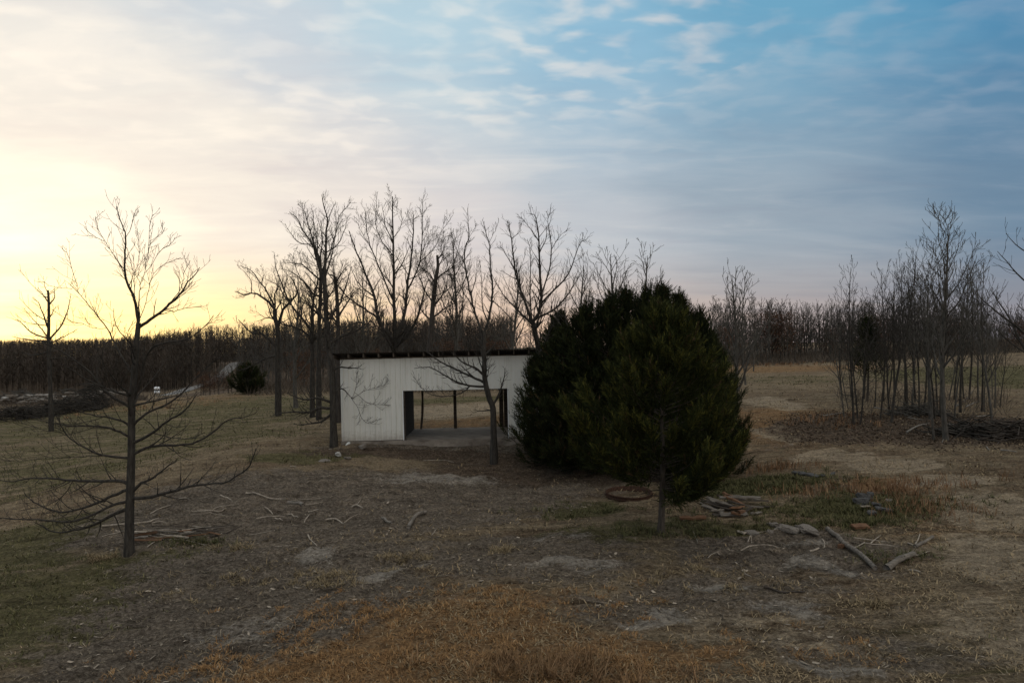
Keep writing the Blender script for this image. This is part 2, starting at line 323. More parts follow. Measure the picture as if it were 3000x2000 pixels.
def axis(fine0, fine1, step, lim0, lim1, g=1.13):
    a = list(np.arange(fine0, fine1+1e-6, step)); s = step
    while a[-1] < lim1: s = min(s*g, 60); a.append(a[-1]+s)
    s = step
    while a[0] > lim0: s = min(s*g, 60); a.insert(0, a[0]-s)
    return np.array(a)
def build_ground():
    xs = axis(-15, 16, .115, -2500, 2500); ys = axis(9.5, 33, .115, -600, 3000, 1.065)
    X, Y = np.meshgrid(xs, ys); Z = zone(X, Y)
    H = gsmooth(X, Y)+relief(X, Y, Z)
    V = np.stack([X, Y, H], -1).reshape(-1, 3); nx, ny = len(xs), len(ys)
    i = (np.arange(ny-1)[:, None]*nx+np.arange(nx-1)[None, :])
    F = np.stack([i, i+1, i+nx+1, i+nx], -1).reshape(-1, 4)
    me = mesh_from('ground', V, F)
    a = me.color_attributes.new('zone', 'FLOAT_COLOR', 'POINT')
    a.data.foreach_set('color', np.stack([Z['soil'], Z['green'], Z['rust'], Z['pale']], -1).astype(np.float32).clip(0, 1).ravel())
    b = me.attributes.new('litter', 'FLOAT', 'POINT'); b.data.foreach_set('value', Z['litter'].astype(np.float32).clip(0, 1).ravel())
    t_ = me.attributes.new('track', 'FLOAT', 'POINT'); t_.data.foreach_set('value', Z['track'].astype(np.float32).clip(0, 1).ravel())
    # ground material: thatch, soil, green, rust, pale dirt, each broken up by noise at several scales
    m, nt, bs = nmat('ground_soil_and_thatch'); L = nt.links.new
    at = nt.nodes.new('ShaderNodeAttribute'); at.attribute_name = 'zone'; sp = nt.nodes.new('ShaderNodeSeparateColor'); L(at.outputs['Color'], sp.inputs[0])
    al = nt.nodes.new('ShaderNodeAttribute'); al.attribute_name = 'litter'
    fine = noisenode(nt, 11, 9, .82, 'Object', (1, 1.4, 1), .4); mid = noisenode(nt, 1.6, 6, .65, 'Object', (1, 1.6, 1), .5); big = noisenode(nt, .25, 5, .6)
    speck = noisenode(nt, 38, 3, .7)
    def mth(op, a, b, c=0.0):
        n = nt.nodes.new('ShaderNodeMath'); n.operation = op
        for s_, v in zip(n.inputs, (a, b, c)):
            if hasattr(v, 'links'): L(v, s_)
            else: s_.default_value = v
        return n.outputs[0]
    def soft(wt, nz, k=.30):
        n = nt.nodes.new('ShaderNodeMapRange'); n.interpolation_type = 'SMOOTHSTEP'
        L(mth('ADD', wt, mth('MULTIPLY', mth('SUBTRACT', nz, .5), 1.9)), n.inputs[0]); n.inputs[1].default_value = k; n.inputs[2].default_value = k+.42
        return n.outputs[0]
    def mx(f, a, b):
        n = nt.nodes.new('ShaderNodeMix'); n.data_type = 'RGBA'; L(f, n.inputs[0]); L(a, n.inputs[6]); L(b, n.inputs[7]); return n.outputs[2]
    thatch = rampnode(nt, fine, [(.365, (.060, .048, .034)), (.48, (.19, .150, .100)), (.625, (.36, .29, .195))])
    soil = rampnode(nt, fine, [(.365, (.042, .034, .026)), (.50, (.140, .116, .091)), (.625, (.285, .243, .195))])
    green = rampnode(nt, fine, [(.365, (.040, .036, .019)), (.52, (.125, .112, .058)), (.64, (.22, .19, .11))])
    rust = rampnode(nt, fine, [(.365, (.058, .035, .020)), (.50, (.21, .130, .068)), (.625, (.37, .25, .135))])
    pale = rampnode(nt, fine, [(.25, (.13, .112, .094)), (.5, (.27, .245, .21)), (.64, (.41, .38, .335))])
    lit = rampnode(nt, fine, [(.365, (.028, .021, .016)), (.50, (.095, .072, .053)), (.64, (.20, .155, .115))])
    streak = noisenode(nt, .8, 6, .7, 'Object', (.35, 1.8, 1), .6)
    brn = rampnode(nt, fine, [(.365, (.045, .033, .022)), (.50, (.145, .106, .070)), (.625, (.27, .205, .135))])
    sv = nt.nodes.new('ShaderNodeMapRange'); L(mth('ADD', streak, mth('MULTIPLY', mth('SUBTRACT', big, .5), .5)), sv.inputs[0]); sv.inputs[1].default_value = .44; sv.inputs[2].default_value = .60
    c = mx(sv.outputs[0], thatch, brn)
    c = mx(soft(sp.outputs[1], streak, .34), c, green)
    c = mx(soft(sp.outputs[2], mid, .36), c, rust)
    c = mx(soft(sp.outputs[0], mid, .22), c, soil)
    tk = nt.nodes.new('ShaderNodeAttribute'); tk.attribute_name = 'track'
    straw = rampnode(nt, fine, [(.365, (.11, .088, .062)), (.50, (.29, .235, .165)), (.625, (.46, .385, .28))])
    c = mx(soft(tk.outputs['Fac'], mid, .26), c, straw)
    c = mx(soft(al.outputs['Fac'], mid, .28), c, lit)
    pl = nt.nodes.new('ShaderNodeMapRange'); pl.interpolation_type = 'SMOOTHSTEP'
    L(mth('ADD', at.outputs['Alpha'], mth('ADD', mth('MULTIPLY', mth('SUBTRACT', mid, .5), 1.6), mth('MULTIPLY', mth('SUBTRACT', fine, .5), 2.2))), pl.inputs[0]); pl.inputs[1].default_value = .40; pl.inputs[2].default_value = 1.2; pl.inputs[4].default_value = .9
    c = mx(pl.outputs[0], c, pale)
    v = nt.nodes.new('ShaderNodeMix'); v.data_type = 'RGBA'; v.blend_type = 'MULTIPLY'; v.inputs[0].default_value = 1
    t2 = nt.nodes.new('ShaderNodeTexCoord'); m2 = nt.nodes.new('ShaderNodeMapping'); m2.inputs['Rotation'].default_value = (0, 0, R(-32)); m2.inputs['Scale'].default_value = (.38, 2.5, 1); L(t2.outputs['Object'], m2.inputs[0])
    fur = nt.nodes.new('ShaderNodeTexNoise'); L(m2.outputs[0], fur.inputs['Vector']); fur.inputs['Scale'].default_value = 1.3; fur.inputs['Detail'].default_value = 7; fur.inputs['Roughness'].default_value = .72; fur.inputs['Distortion'].default_value = .8
    sh = mth('ADD', mth('MULTIPLY', mid, .4), mth('MULTIPLY', fur.outputs[0], .6))
    L(c, v.inputs[6]); L(rampnode(nt, sh, [(.36, (.46, .45, .44)), (.50, (.98, .97, .96)), (.60, (1.28, 1.25, 1.20))]), v.inputs[7])
    L(v.outputs[2], bs.inputs['Base Color']); bs.inputs['Roughness'].default_value = 1; bs.inputs['Specular IOR Level'].default_value = .05
    bump(nt, bs, mth('ADD', fine, mth('MULTIPLY', speck, .5)), 1.0, .10)
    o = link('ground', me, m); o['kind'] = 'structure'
build_ground()

def build_road():
    pts = np.array([P(470,1163,128), P(520,1156,138), P(560,1146,150), P(600,1130,165), P(632,1106,185), P(655,1084,205), P(690,1064,230), P(720,1050,260)])
    t = np.linspace(0, len(pts)-1, 60); c = np.stack([np.interp(t, np.arange(len(pts)), pts[:, k]) for k in range(2)], -1)
    d = np.gradient(c, axis=0); n = np.stack([-d[:, 1], d[:, 0]], -1); n /= np.linalg.norm(n, axis=1)[:, None]
    V = []
    for w in (-1.9, -.9, 0, .9, 1.9):
        q = c+n*w; V.append(np.stack([q[:, 0], q[:, 1], gz(q[:, 0], q[:, 1])+.25-.05*abs(w)], -1))
    V = np.stack(V, 1).reshape(-1, 3); i = (np.arange(59)[:, None]*5+np.arange(4)[None, :])
    F = np.stack([i, i+1, i+6, i+5], -1).reshape(-1, 4)
    o = link('gravel_road', mesh_from('gravel_road', V, F), MAT['gravel']); o['kind'] = 'structure'
build_road()
# ------------------------------------------------------------------ the white open-front shed
def build_barn():
    b = empty('pole_shed', (BX0, BY0, 0.0), 'white metal-sided open-front shed with flat dark roof beside the cedars', 'shed')
    b.rotation_euler = (0, -BARN_TILT, 0)
    PW, HT, OP = .914, 3.6, 2.17
    def panel_mesh(name, z0, z1):
        # ribbed steel sheet: flat pans with a raised trapezoid rib every 9 inches
        prof = []; s = PW/4
        for k in range(4):
            x = k*s; prof += [(x, 0), (x+s*.36, 0), (x+s*.40, -.030), (x+s*.56, -.030), (x+s*.60, 0)]
        prof.append((PW-.003, 0)); n = len(prof); m = MB()
        v = [(x, y, z) for z in (z0, z1) for x, y in prof] + [(x, y+.012, z) for z in (z0, z1) for x, y in prof]
        f = [(i, i+1, n+i+1, n+i) for i in range(n-1)] + [(2*n+i+1, 2*n+i, 3*n+i, 3*n+i+1) for i in range(n-1)]
        f += [(2*n+i, 2*n+i+1, i+1, i) for i in range(n-1)] + [(n+i, n+i+1, 3*n+i+1, 3*n+i) for i in range(n-1)]
        f += [(2*n, 0, n, 3*n), (n-1, 3*n-1, 4*n-1, 2*n-1)]
        m.add(v, f); return m.mesh(name)
    full = panel_mesh('wall_panel', .03, HT); short = panel_mesh('wall_panel_short', OP, HT)
    rng = random.Random(4)
    for k in range(11):
        o = link('wall_panel', short if 3 <= k < 8 else full, MAT['siding'], b)
        o.location = (k*PW, -.03+rng.uniform(-.003, .003)-(.006 if k % 2 else 0), rng.uniform(-.008, .008))
    side = panel_mesh('side_panel', .03, 3.02)
    for k in range(4):                                  # left and right end walls, shorter towards the back
        for xx, sg in ((-.012, 1), (BW+.012, -1)):
            o = link('side_panel', side, MAT['siding'], b); o.rotation_euler = (0, 0, R(90)*(-1 if sg > 0 else 1))
            o.location = (xx, (k+1)*PW+.02 if sg > 0 else k*PW+.02, 0)
    # slab with a worn front edge
    m = MB(); m.box((-.02, -.06, -.45), (BW+.05, BD+.05, 0.0)); sl_ = link('slab', m.mesh('slab'), MAT['concrete'], b)
    # opening trim
    for x in (3*PW-.035, 8*PW+.002):
        m = MB(); m.box((x, -.062, .012), (x+.033, -.034, OP-.004)); link('trim', m.mesh('trim'), MAT['white_paint'], b)
    # partition and rear walls inside (dark boards)
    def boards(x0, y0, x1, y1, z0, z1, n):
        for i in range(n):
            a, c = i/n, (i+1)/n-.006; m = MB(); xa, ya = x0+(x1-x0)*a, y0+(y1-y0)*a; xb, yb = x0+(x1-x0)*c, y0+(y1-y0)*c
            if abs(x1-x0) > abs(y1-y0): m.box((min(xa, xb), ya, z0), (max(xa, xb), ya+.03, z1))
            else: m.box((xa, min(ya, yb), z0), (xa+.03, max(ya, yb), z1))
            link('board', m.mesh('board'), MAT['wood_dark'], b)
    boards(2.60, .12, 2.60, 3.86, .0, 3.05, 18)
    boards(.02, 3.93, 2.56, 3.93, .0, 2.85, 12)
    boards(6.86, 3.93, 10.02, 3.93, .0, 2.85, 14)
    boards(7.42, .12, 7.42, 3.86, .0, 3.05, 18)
    # rear posts: one rough log, one squared timber; front posts behind the siding
    r2 = np.random.default_rng(8); z = np.linspace(0, 2.9, 9); px = 2.96+.07*z+.03*np.sin(z*2.1)
    m = MB(); m.tube(np.stack([px, np.full(9, 3.86), z], -1), .068+.008*r2.normal(size=9), 8, True, .006, r2); link('post', m.mesh('post', True), MAT['rafter'], b)
    m = MB(); m.box((4.60, 3.80, 0), (4.74, 3.94, 2.95)); link('post', m.mesh('post'), MAT['wood_dark'], b)
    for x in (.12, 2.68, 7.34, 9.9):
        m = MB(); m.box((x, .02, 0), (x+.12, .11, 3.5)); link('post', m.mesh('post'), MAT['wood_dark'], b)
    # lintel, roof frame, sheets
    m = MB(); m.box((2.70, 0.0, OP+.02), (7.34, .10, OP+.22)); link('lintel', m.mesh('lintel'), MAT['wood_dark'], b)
    y0, y1, z0, z1 = -.55, BD+.4, 3.70, 2.98
    def roofz(y): return z0+(z1-z0)*(y-y0)/(y1-y0)
    for i in range(17):
        x = -.20+i*(BW+.36)/16
        m = MB(); h = .15
        m.add([(x, y0+.05, z0-.01), (x+.045, y0+.05, z0-.01), (x+.045, y1-.05, z1-.01), (x, y1-.05, z1-.01),
               (x, y0+.05, z0+h), (x+.045, y0+.05, z0+h), (x+.045, y1-.05, z1+h), (x, y1-.05, z1+h)],
              [(0,3,2,1),(4,5,6,7),(0,1,5,4),(1,2,6,5),(2,3,7,6),(3,0,4,7)])
        link('rafter', m.mesh('rafter'), MAT['rafter'], b)
    m = MB(); m.box((.0, -.02, HT+.004), (BW, .09, 3.655)); link('top_plate', m.mesh('top_plate'), MAT['rafter'], b)
    n = 36; sw = (BW+.7)/11; prof = [(sw*1.03*i/n, .016*math.cos(2*math.pi*i/4)) for i in range(n+1)]
    v = [(x, y, zz+.172+(z0 if y == y0 else z1)) for y in (y0-.06, y1) for x, zz in prof]
    v = [(x, y, zz+.172+roofz(y)) for y in (y0-.06, y1) for x, zz in prof]; v += [(x, y, q+.004) for x, y, q in v]
    k = n+1; f = [(i+1, i, k+i, k+i+1) for i in range(n)]+[(2*k+i, 2*k+i+1, 3*k+i+1, 3*k+i) for i in range(n)]+[(i, i+1, 2*k+i+1, 2*k+i) for i in range(n)]
    me = MB().add(v, f).mesh('roof_sheet', True)
    for i in range(11):
        o = link('roof_sheet', me, MAT['roof'], b); o.location = (-.36+i*sw, rng.uniform(-.03, .03), .006*(i % 2))
    # short white drain pipe at the left corner
    q = np.array([(.34, -.02, -.06), (.29, -.13, -.07), (.25, -.2, -.12), (.225, -.24, -.22), (.22, -.25, -.36)])
    m = MB(); m.tube(q, np.full(5, .055), 10); link('drain_pipe', m.mesh('drain_pipe', True), MAT['white_pipe'], b)
build_barn()
# ------------------------------------------------------------------ bare trees
def unit(v): return v/(np.linalg.norm(v)+1e-9)
def limb(rng, p, d, L, r, lvl, out, rmin=.005, up=.25, dens=2.6, wob=.085, spread=(30, 58)):
    n = int(min(9, max(4, L/.22))); pts = [np.array(p, float)]; d = unit(np.array(d, float)); dirs = [d]
    for i in range(n):
        d = unit(d+rng.normal(0, wob, 3)+np.array([0, 0, up/n*1.6])); pts.append(pts[-1]+d*L/n); dirs.append(d)
    t = np.linspace(0, 1, n+1); rad = np.maximum(r*(1-.80*t), rmin*.8); pts = np.array(pts); out.append((pts, rad))
    if lvl <= 0: return
    nc = max(2, int(round(L*dens*rng.uniform(.75, 1.25)))); sgn = rng.choice((-1, 1))
    nc = min(nc, 12)
    for c in range(nc):
        tt = .22+.76*(c+rng.uniform(0, .9))/nc; k = min(n-1, int(tt*n)); q = pts[k]+(pts[k+1]-pts[k])*(tt*n-k)
        side = unit(np.cross(dirs[k], rng.normal(0, 1, 3))); side = side if (c % 2) else -side
        a = R(rng.uniform(*spread)); nd = dirs[k]*math.cos(a)+side*math.sin(a); nd[2] += .12
        cl = L*(.58-.36*tt)*rng.uniform(.6, 1.2)+.06
        limb(rng, q, nd, cl, max(rmin, np.interp(tt, t, rad)*.55), lvl-1, out, rmin, up, dens*1.25, wob*1.08, spread)
def gen_tree(rng, H, r0, first=.28, nb=16, ang=(25, 50), blen=.36, lvl=2, lean=.03, rmin=.007, dens=2.0, up=.3, wob=.09):
    n = 12; t = np.linspace(0, 1, n); ph = rng.uniform(0, 6, 2)
    tr = np.stack([lean*H*t*rng.normal()+H*.014*np.sin(t*5+ph[0]), lean*H*t*rng.normal()+H*.014*np.sin(t*4+ph[1]), t*H-.25*(1-t)], -1)
    rad = r0*(1-t)**.8*.95+r0*.07; rad[0] *= 1.25; rad = np.maximum(rad, rmin)
    trunk = [(tr, rad)]; br = []; az = rng.uniform(0, 6)
    for i in range(nb):
        tt = first+(.97-first)*((i+rng.uniform(0, .8))/nb); az += 2.4+rng.normal(0, .4)
        q = np.array([np.interp(tt, t, tr[:, k]) for k in range(3)]); a = R(rng.uniform(*ang))*(1.15-.45*tt)
        d = np.array([math.sin(a)*math.cos(az), math.sin(a)*math.sin(az), math.cos(a)])
        L = H*blen*(1-.68*(tt-first)/(1-first))*rng.uniform(.7, 1.2)
        limb(rng, q, d, L, max(rmin, np.interp(tt, t, rad)*.55), lvl, br, rmin, up, dens, wob)
    return trunk, br
def catmull(P_, m=4):
    P_ = np.asarray(P_, float)
    if len(P_) < 3: return np.array([P_[0]+(P_[-1]-P_[0])*s for s in np.linspace(0, 1, m+1)])
    Q = np.vstack([2*P_[0]-P_[1], P_, 2*P_[-1]-P_[-2]]); out = []
    for i in range(1, len(Q)-2):
        for s in np.arange(m)/m:
            a, b, c, d = Q[i-1], Q[i], Q[i+1], Q[i+2]
            out.append(.5*((2*b)+(-a+c)*s+(2*a-5*b+4*c-d)*s*s+(-a+3*b-3*c+d)*s**3))
    out.append(Q[-2]); return np.array(out)
def traced_tree(name, label, cat, trunk, limbs, d, r0, seed, mat, rtop=.35, lr=.45, lvl=1, dens=2.2, rmin=.007, extra=8, elen=(1.2, 2.4), tw=(.35, .9), group=None,
                depth=.6, ehi=(.35, .95), spread=(30, 60)):
    """trunk and limbs are profiles measured on the photograph; each limb also leans in depth so that the crown has volume"""
    rng = np.random.default_rng(seed); k = d/FPX
    T = catmull(trunk, 3); n = len(T); g = np.interp(np.arange(n), [0, n-1], [0, 1])
    pix = [(T, np.zeros(n), r0*(1-(1-rtop)*g))]; pix[0][2][:2] *= (1.25, 1.1)
    for l in limbs:
        c = catmull(l, 3); c[1:-1] += rng.normal(0, .8, c[1:-1].shape); best = None
        for (q, off, rad) in pix:
            dd = ((q-c[0])**2).sum(1); j = int(dd.argmin())
            if best is None or dd[j] < best[0]: best = (dd[j], off[j], rad[j], q is T and j > .86*len(q))
        seg = np.concatenate([[0], np.cumsum(np.linalg.norm(np.diff(c, axis=0), axis=1))]); Lm = seg[-1]*k
        s = rng.uniform(-depth, depth); off = best[1]+s*seg*k
        r = best[2]*rng.uniform(.70, .85) if best[3] and Lm > 1.5 else min(best[2]*rng.uniform(lr*.95, lr*1.25), .02+Lm*.025); t = seg/seg[-1]
        pix.append((c, off, np.maximum(r*(1-.80*t), rmin)))
    W = [(np.array([P(a, b, d+o) for (a, b), o in zip(q, off)]), rad) for q, off, rad in pix]
    base = W[0][0][0].copy(); gx = gzf(base[0], base[1])
    if base[2] > gx-.15:
        W[0] = (np.vstack([[base[0], base[1], gx-.25], W[0][0]]), np.concatenate([[r0*1.3], W[0][1]])) if base[2]-gx > -.1 else W[0]
    base[2] = gx
    br = []
    for (q, rad) in W[1:]:
        br.append((q, rad)); L = np.linalg.norm(np.diff(q, axis=0), axis=1).sum(); m = max(3, int(L*dens*2.3)); sg = 1
        for i in range(m):
            tt = .15+.83*(i+rng.uniform(0, .8))/m; x = tt*(len(q)-1); j = min(len(q)-2, int(x)); p = q[j]+(q[j+1]-q[j])*(x-j)
            dr = unit(q[j+1]-q[j]); a = R(rng.uniform(*spread)); s = unit(np.cross(dr, rng.normal(0, 1, 3)))
            limb(rng, p, dr*math.cos(a)+s*math.sin(a)+np.array([0, 0, .15]), rng.uniform(*tw)*(1.12-.70*tt)*min(1.3, .5+L/3), max(rmin*.9, rad[j]*.45), lvl, br, rmin*.68, .3, 3.6, .10, spread)
    tq, tr = W[0]
    for i in range(extra):
        x = rng.uniform(*ehi)*(len(tq)-1); j = min(len(tq)-2, int(x)); p = tq[j]+(tq[j+1]-tq[j])*(x-j)
        az = rng.choice((-1, 1))*math.pi/2+rng.uniform(-.6, .6); e = R(rng.uniform(5, 55))
        dv = np.array([math.cos(az)*math.cos(e), math.sin(az)*math.cos(e), math.sin(e)])
        limb(rng, p, dv, rng.uniform(*elen), tr[j]*.38, lvl+1, br, rmin*.8, .3, 2.6, .09)
    o = empty(name, base, label, cat, group)
    link('trunk', tubes_mesh('trunk', [W[0]], base, 12), mat, o); link('branches', tubes_mesh('branches', br, base), mat, o)
    return o

LEFT = [[(406,945),(392,871),(376,840),(366,800),(366,760),(369,695),(358,660),(346,628),(341,604)],[(369,695),(383,668),(392,635),(402,631)],
 [(363,795),(337,752),(306,706),(283,660),(281,634)],[(306,706),(282,695),(262,682),(247,665)],[(408,940),(407,880),(410,845),(412,829)],
 [(412,829),(394,800),(383,764),(372,725)],[(412,829),(424,800),(428,770),(435,720),(437,690),(440,650),(449,628)],[(424,800),(445,775),(462,745),(480,727),(500,715),(513,695)],
 [(435,720),(460,695),(478,680),(484,666)],[(396,880),(394,840),(394,806),(407,764),(407,722),(402,668)],
 [(408,958),(440,936),(478,909),(497,890),(528,860),(551,825),(574,802),(585,783)],[(478,909),(510,910),(545,903),(590,897)],[(497,890),(530,845),(540,800),(557,763)],
 [(407,940),(415,920),(430,880),(437,840),(440,825),(460,790),(490,770),(530,755)],[(384,1090),(360,1050),(337,1009),(312,960),(285,925),(270,905),(240,870),(222,850),(200,830)],
 [(230,858),(225,830),(207,775),(199,745),(187,735)],[(210,846),(180,843),(153,838),(122,823)],[(312,960),(280,962),(240,948),(195,935),(150,905)],
 [(378,1190),(321,1156),(286,1120),(268,1094),(223,1058),(179,1027),(140,1010),(100,995)],[(393,1168),(415,1107),(424,1058),(446,1018),(497,1001),(545,995),(597,960),(624,925)],
 [(393,1188),(446,1176),(491,1165),(536,1156)],[(391,1245),(429,1210),(482,1187),(527,1156),(576,1103),(616,1067),(638,1049)],[(527,1156),(545,1110),(560,1070),(563,1040)],
 [(380,1250),(348,1228),(286,1219),(250,1210),(200,1190)],[(300,1222),(250,1237),(179,1243),(116,1232),(60,1225)],[(379,1279),(339,1259),(286,1248),(214,1248),(170,1241),(120,1225)],
 [(390,1297),(446,1268),(491,1232),(527,1214),(554,1188),(576,1156)],[(446,1268),(500,1280),(560,1285),(600,1265)],[(391,1330),(429,1312),(491,1304),(562,1299),(616,1272),(670,1228),(714,1223),(750,1210)],
 [(429,1312),(469,1286),(505,1250)],[(379,1341),(312,1335),(268,1321),(214,1290),(187,1263),(176,1236),(171,1219)],[(187,1263),(140,1262),(90,1245),(40,1232)],
 [(312,1335),(250,1338),(150,1342),(60,1350),(0,1345)],[(376,1417),(348,1408),(286,1408),(214,1408),(156,1402),(90,1400),(40,1410),(-20,1402)],[(214,1408),(190,1445),(140,1478),(60,1495)],
 [(388,1440),(415,1415),(451,1397),(491,1366),(518,1348)],[(388,1460),(446,1455),(522,1433),(580,1420),(656,1413),(696,1393),(732,1362),(750,1312)],
 [(376,1433),(330,1451),(286,1473),(214,1495),(161,1498),(98,1469),(71,1442)],[(376,1468),(330,1478),(268,1509),(200,1527),(112,1522),(45,1520),(-20,1515)],
 [(376,1487),(321,1513),(268,1540),(214,1553),(161,1558),(103,1531)]]
traced_tree('bare_tree', 'lone bare tree with wide low limbs in left foreground', 'tree',
 [(378,1632),(380,1500),(383,1400),(385,1330),(386,1200),(390,1130),(397,1050),(402,985),(406,945)], LEFT, 18.6, .118, 11, MAT['bark'], .5, .40, 1, 2.5, .0075, 8, (1.0, 2.2), (.35, .9), depth=.45)

traced_tree('bare_tree', 'slender forked bare tree standing in front of the shed doorway', 'tree',
 [(1447,1322),(1446,1256),(1444,1195),(1434,1168),(1424,1130),(1419,1096),(1419,1052),(1417,1018),(1417,974)],
 [[(1416,978),(1402,946),(1388,904),(1379,866),(1368,810),(1361,767),(1363,722),(1374,697),(1372,652),(1370,611)],[(1385,900),(1352,846),(1330,800),(1318,760)],[(1361,767),(1338,732),(1322,680)],
  [(1418,976),(1433,929),(1440,887),(1444,838),(1437,788),(1435,746),(1433,711),(1423,683),(1418,648)],[(1433,711),(1447,685),(1455,665),(1461,650)],[(1428,942),(1412,894),(1412,838),(1405,760)],
  [(1374,697),(1390,670),(1395,655)],[(1379,866),(1395,810),(1398,760)],
  [(1422,1123),(1376,1100),(1308,1069),(1260,1038),(1220,1005)],[(1419,1100),(1390,1076),(1362,1066),(1322,1032)],[(1424,1132),(1376,1130),(1335,1117),(1298,1096),(1260,1076),(1213,1079)],
  [(1376,1130),(1352,1151),(1308,1161),(1260,1154),(1233,1134),(1210,1103)],[(1444,1187),(1458,1161),(1475,1113),(1480,1079)],[(1442,1202),(1410,1202),(1390,1208)],[(1417,1040),(1440,1020),(1460,990)],[(1417,1030),(1395,1000),(1380,985)]],
 27.2, .13, 21, MAT['bark'], .6, .5, 1, 2.7, .009, 7, (.8, 1.6), (.3, .7), depth=.4)

traced_tree('bare_tree', 'tall bare tree at the left corner of the shed', 'tree',
 [(978,1290),(976,1222),(975,1168),(973,1079),(965,1035),(960,984),(956,933),(953,869),(950,805)],
 [[(950,808),(954,741),(954,693),(959,642),(947,598),(945,577)],[(950,824),(927,757),(915,716),(886,674),(873,642),(854,626)],[(915,716),(880,713),(854,687),(835,655)],
  [(952,815),(972,748),(982,693),(994,633),(1017,607),(1028,593)],[(927,757),(930,710),(920,660),(918,620)],[(886,674),(890,630),(881,590)],[(954,741),(990,715),(1010,670),(1020,630)],
  [(959,642),(975,610),(975,595)],[(957,940),(990,900),(1010,850),(1030,780)],[(958,950),(930,910),(910,870),(890,850)],[(962,1010),(1000,985),(1040,970),(1090,940)],
  [(975,1154),(1002,1137),(1026,1161),(1031,1168)],[(1031,1168),(1045,1130),(1043,1110),(1050,1085)],[(1031,1168),(1080,1140),(1120,1130),(1140,1112)],[(1028,1164),(1048,1195),(1060,1225),(1080,1240),(1103,1230)],[(1040,1150),(1075,1180),(1110,1185),(1145,1187)],
  [(974,1195),(930,1195),(900,1210),(860,1205),(800,1215)],[(974,1210),(940,1235),(900,1243),(860,1240)],[(974,1180),(930,1165),(890,1170),(840,1150)],[(972,1085),(1000,1075),(1040,1078),(1060,1068)]],
 29.2, .15, 31, MAT['bark'], .6, .5, 1, 2.9, .009, 10, (.9, 2.0), (.3, .8), depth=.35)

traced_tree('bare_tree', 'bare fan-shaped tree rising above the right end of the shed roof', 'tree',
 [(1590,1300),(1588,1200),(1588,1100),(1580,1040),(1570,985),(1560,940)],
 [[(1560,944),(1528,855),(1510,795),(1498,701),(1486,648)],[(1562,940),(1577,918),(1586,866),(1581,778),(1579,708),(1570,638),(1554,625)],[(1586,862),(1605,803),(1616,729),(1605,652),(1612,622)],
  [(1616,729),(1637,697),(1665,669)],[(1582,892),(1626,848),(1665,803),(1689,739),(1703,708),(1717,704)],[(1562,938),(1616,911),(1637,894),(1680,840),(1700,800)],[(1559,944),(1542,932),(1496,887),(1465,850),(1440,800)],
  [(1558,935),(1553,883),(1553,817),(1553,739),(1545,700)],[(1498,701),(1520,680),(1528,655)],[(1579,708),(1560,680),(1540,650),(1526,635)],[(1581,740),(1600,700),(1600,660)],[(1510,795),(1480,740),(1465,720)]],
 29.0, .13, 41, MAT['bark'], .75, .6, 1, 3.2, .009, 12, (1.2, 2.6), (.35, .8), depth=.5, ehi=(.6, 1))

traced_tree('bare_tree', 'many-stemmed bare tree spreading wide behind the middle of the shed', 'tree',
 [(1162,1110),(1161,1060),(1160,1022),(1160,990)],
 [[(1160,990),(1154,885),(1154,805),(1151,709),(1151,614),(1150,576)],[(1162,985),(1186,917),(1192,853),(1205,757),(1210,678),(1211,630)],[(1157,1010),(1135,980),(1109,933),(1096,869),(1071,799),(1045,741),(1023,678)],
  [(1154,885),(1119,805),(1090,735),(1074,678),(1069,607)],[(1164,1010),(1192,985),(1224,926),(1243,853),(1256,820)],[(1192,853),(1230,767),(1237,678),(1237,588)],[(1109,933),(1064,901),(1017,869),(960,800)],
  [(1230,767),(1272,729),(1294,678),(1320,642)],[(1154,805),(1180,770),(1200,720)],[(1151,709),(1130,660),(1119,600)],[(1151,700),(1175,660),(1175,610)],[(1090,735),(1060,680),(1045,650)],[(1096,869),(1050,830),(1030,790)],[(1151,750),(1110,690),(1100,640),(1105,600)],[(1243,853),(1225,800),(1222,750)]],
 38.5, .20, 51, MAT['bark'], .75, .6, 2, 1.5, .011, 12, (2, 4.5), (.6, 1.5), depth=.5, ehi=(.5, 1))

traced_tree('dead_snag', 'dark broken-topped snag behind the shed roof, with stubby limbs', 'tree',
 [(1257,1100),(1259,1022),(1265,933),(1272,853),(1278,811),(1283,780),(1281,748)],
 [[(1284,785),(1297,757),(1312,738)],[(1272,828),(1256,799),(1230,783)],[(1272,888),(1290,880),(1302,877)],[(1280,815),(1300,800),(1325,785),(1345,770)],[(1268,900),(1300,860),(1330,830)],[(1266,930),(1310,900),(1350,880)],[(1264,940),(1235,910),(1215,870)],[(1297,757),(1290,730),(1300,700)]],
 62, .27, 61, MAT['snag'], .42, .8, 2, 2.2, .012, 8, (1.8, 3.8), (.9, 2.2), depth=.5)
traced_tree('dead_snag', 'short broken trunk between the tall trees left of the shed roof', 'tree',
 [(991,1110),(991,1028),(990,933),(986,853),(982,811)],
 [[(984,830),(1007,792),(1023,776)],[(983,812),(960,800),(950,780)],[(986,850),(1000,820),(1010,815)],[(990,930),(1020,880),(1040,850)],[(990,950),(960,910),(940,880)]],
 39, .13, 62, MAT['snag'], .7, .6, 2, 2.0, .012, 7, (1.2, 2.4), (.5, 1.2), depth=.5)
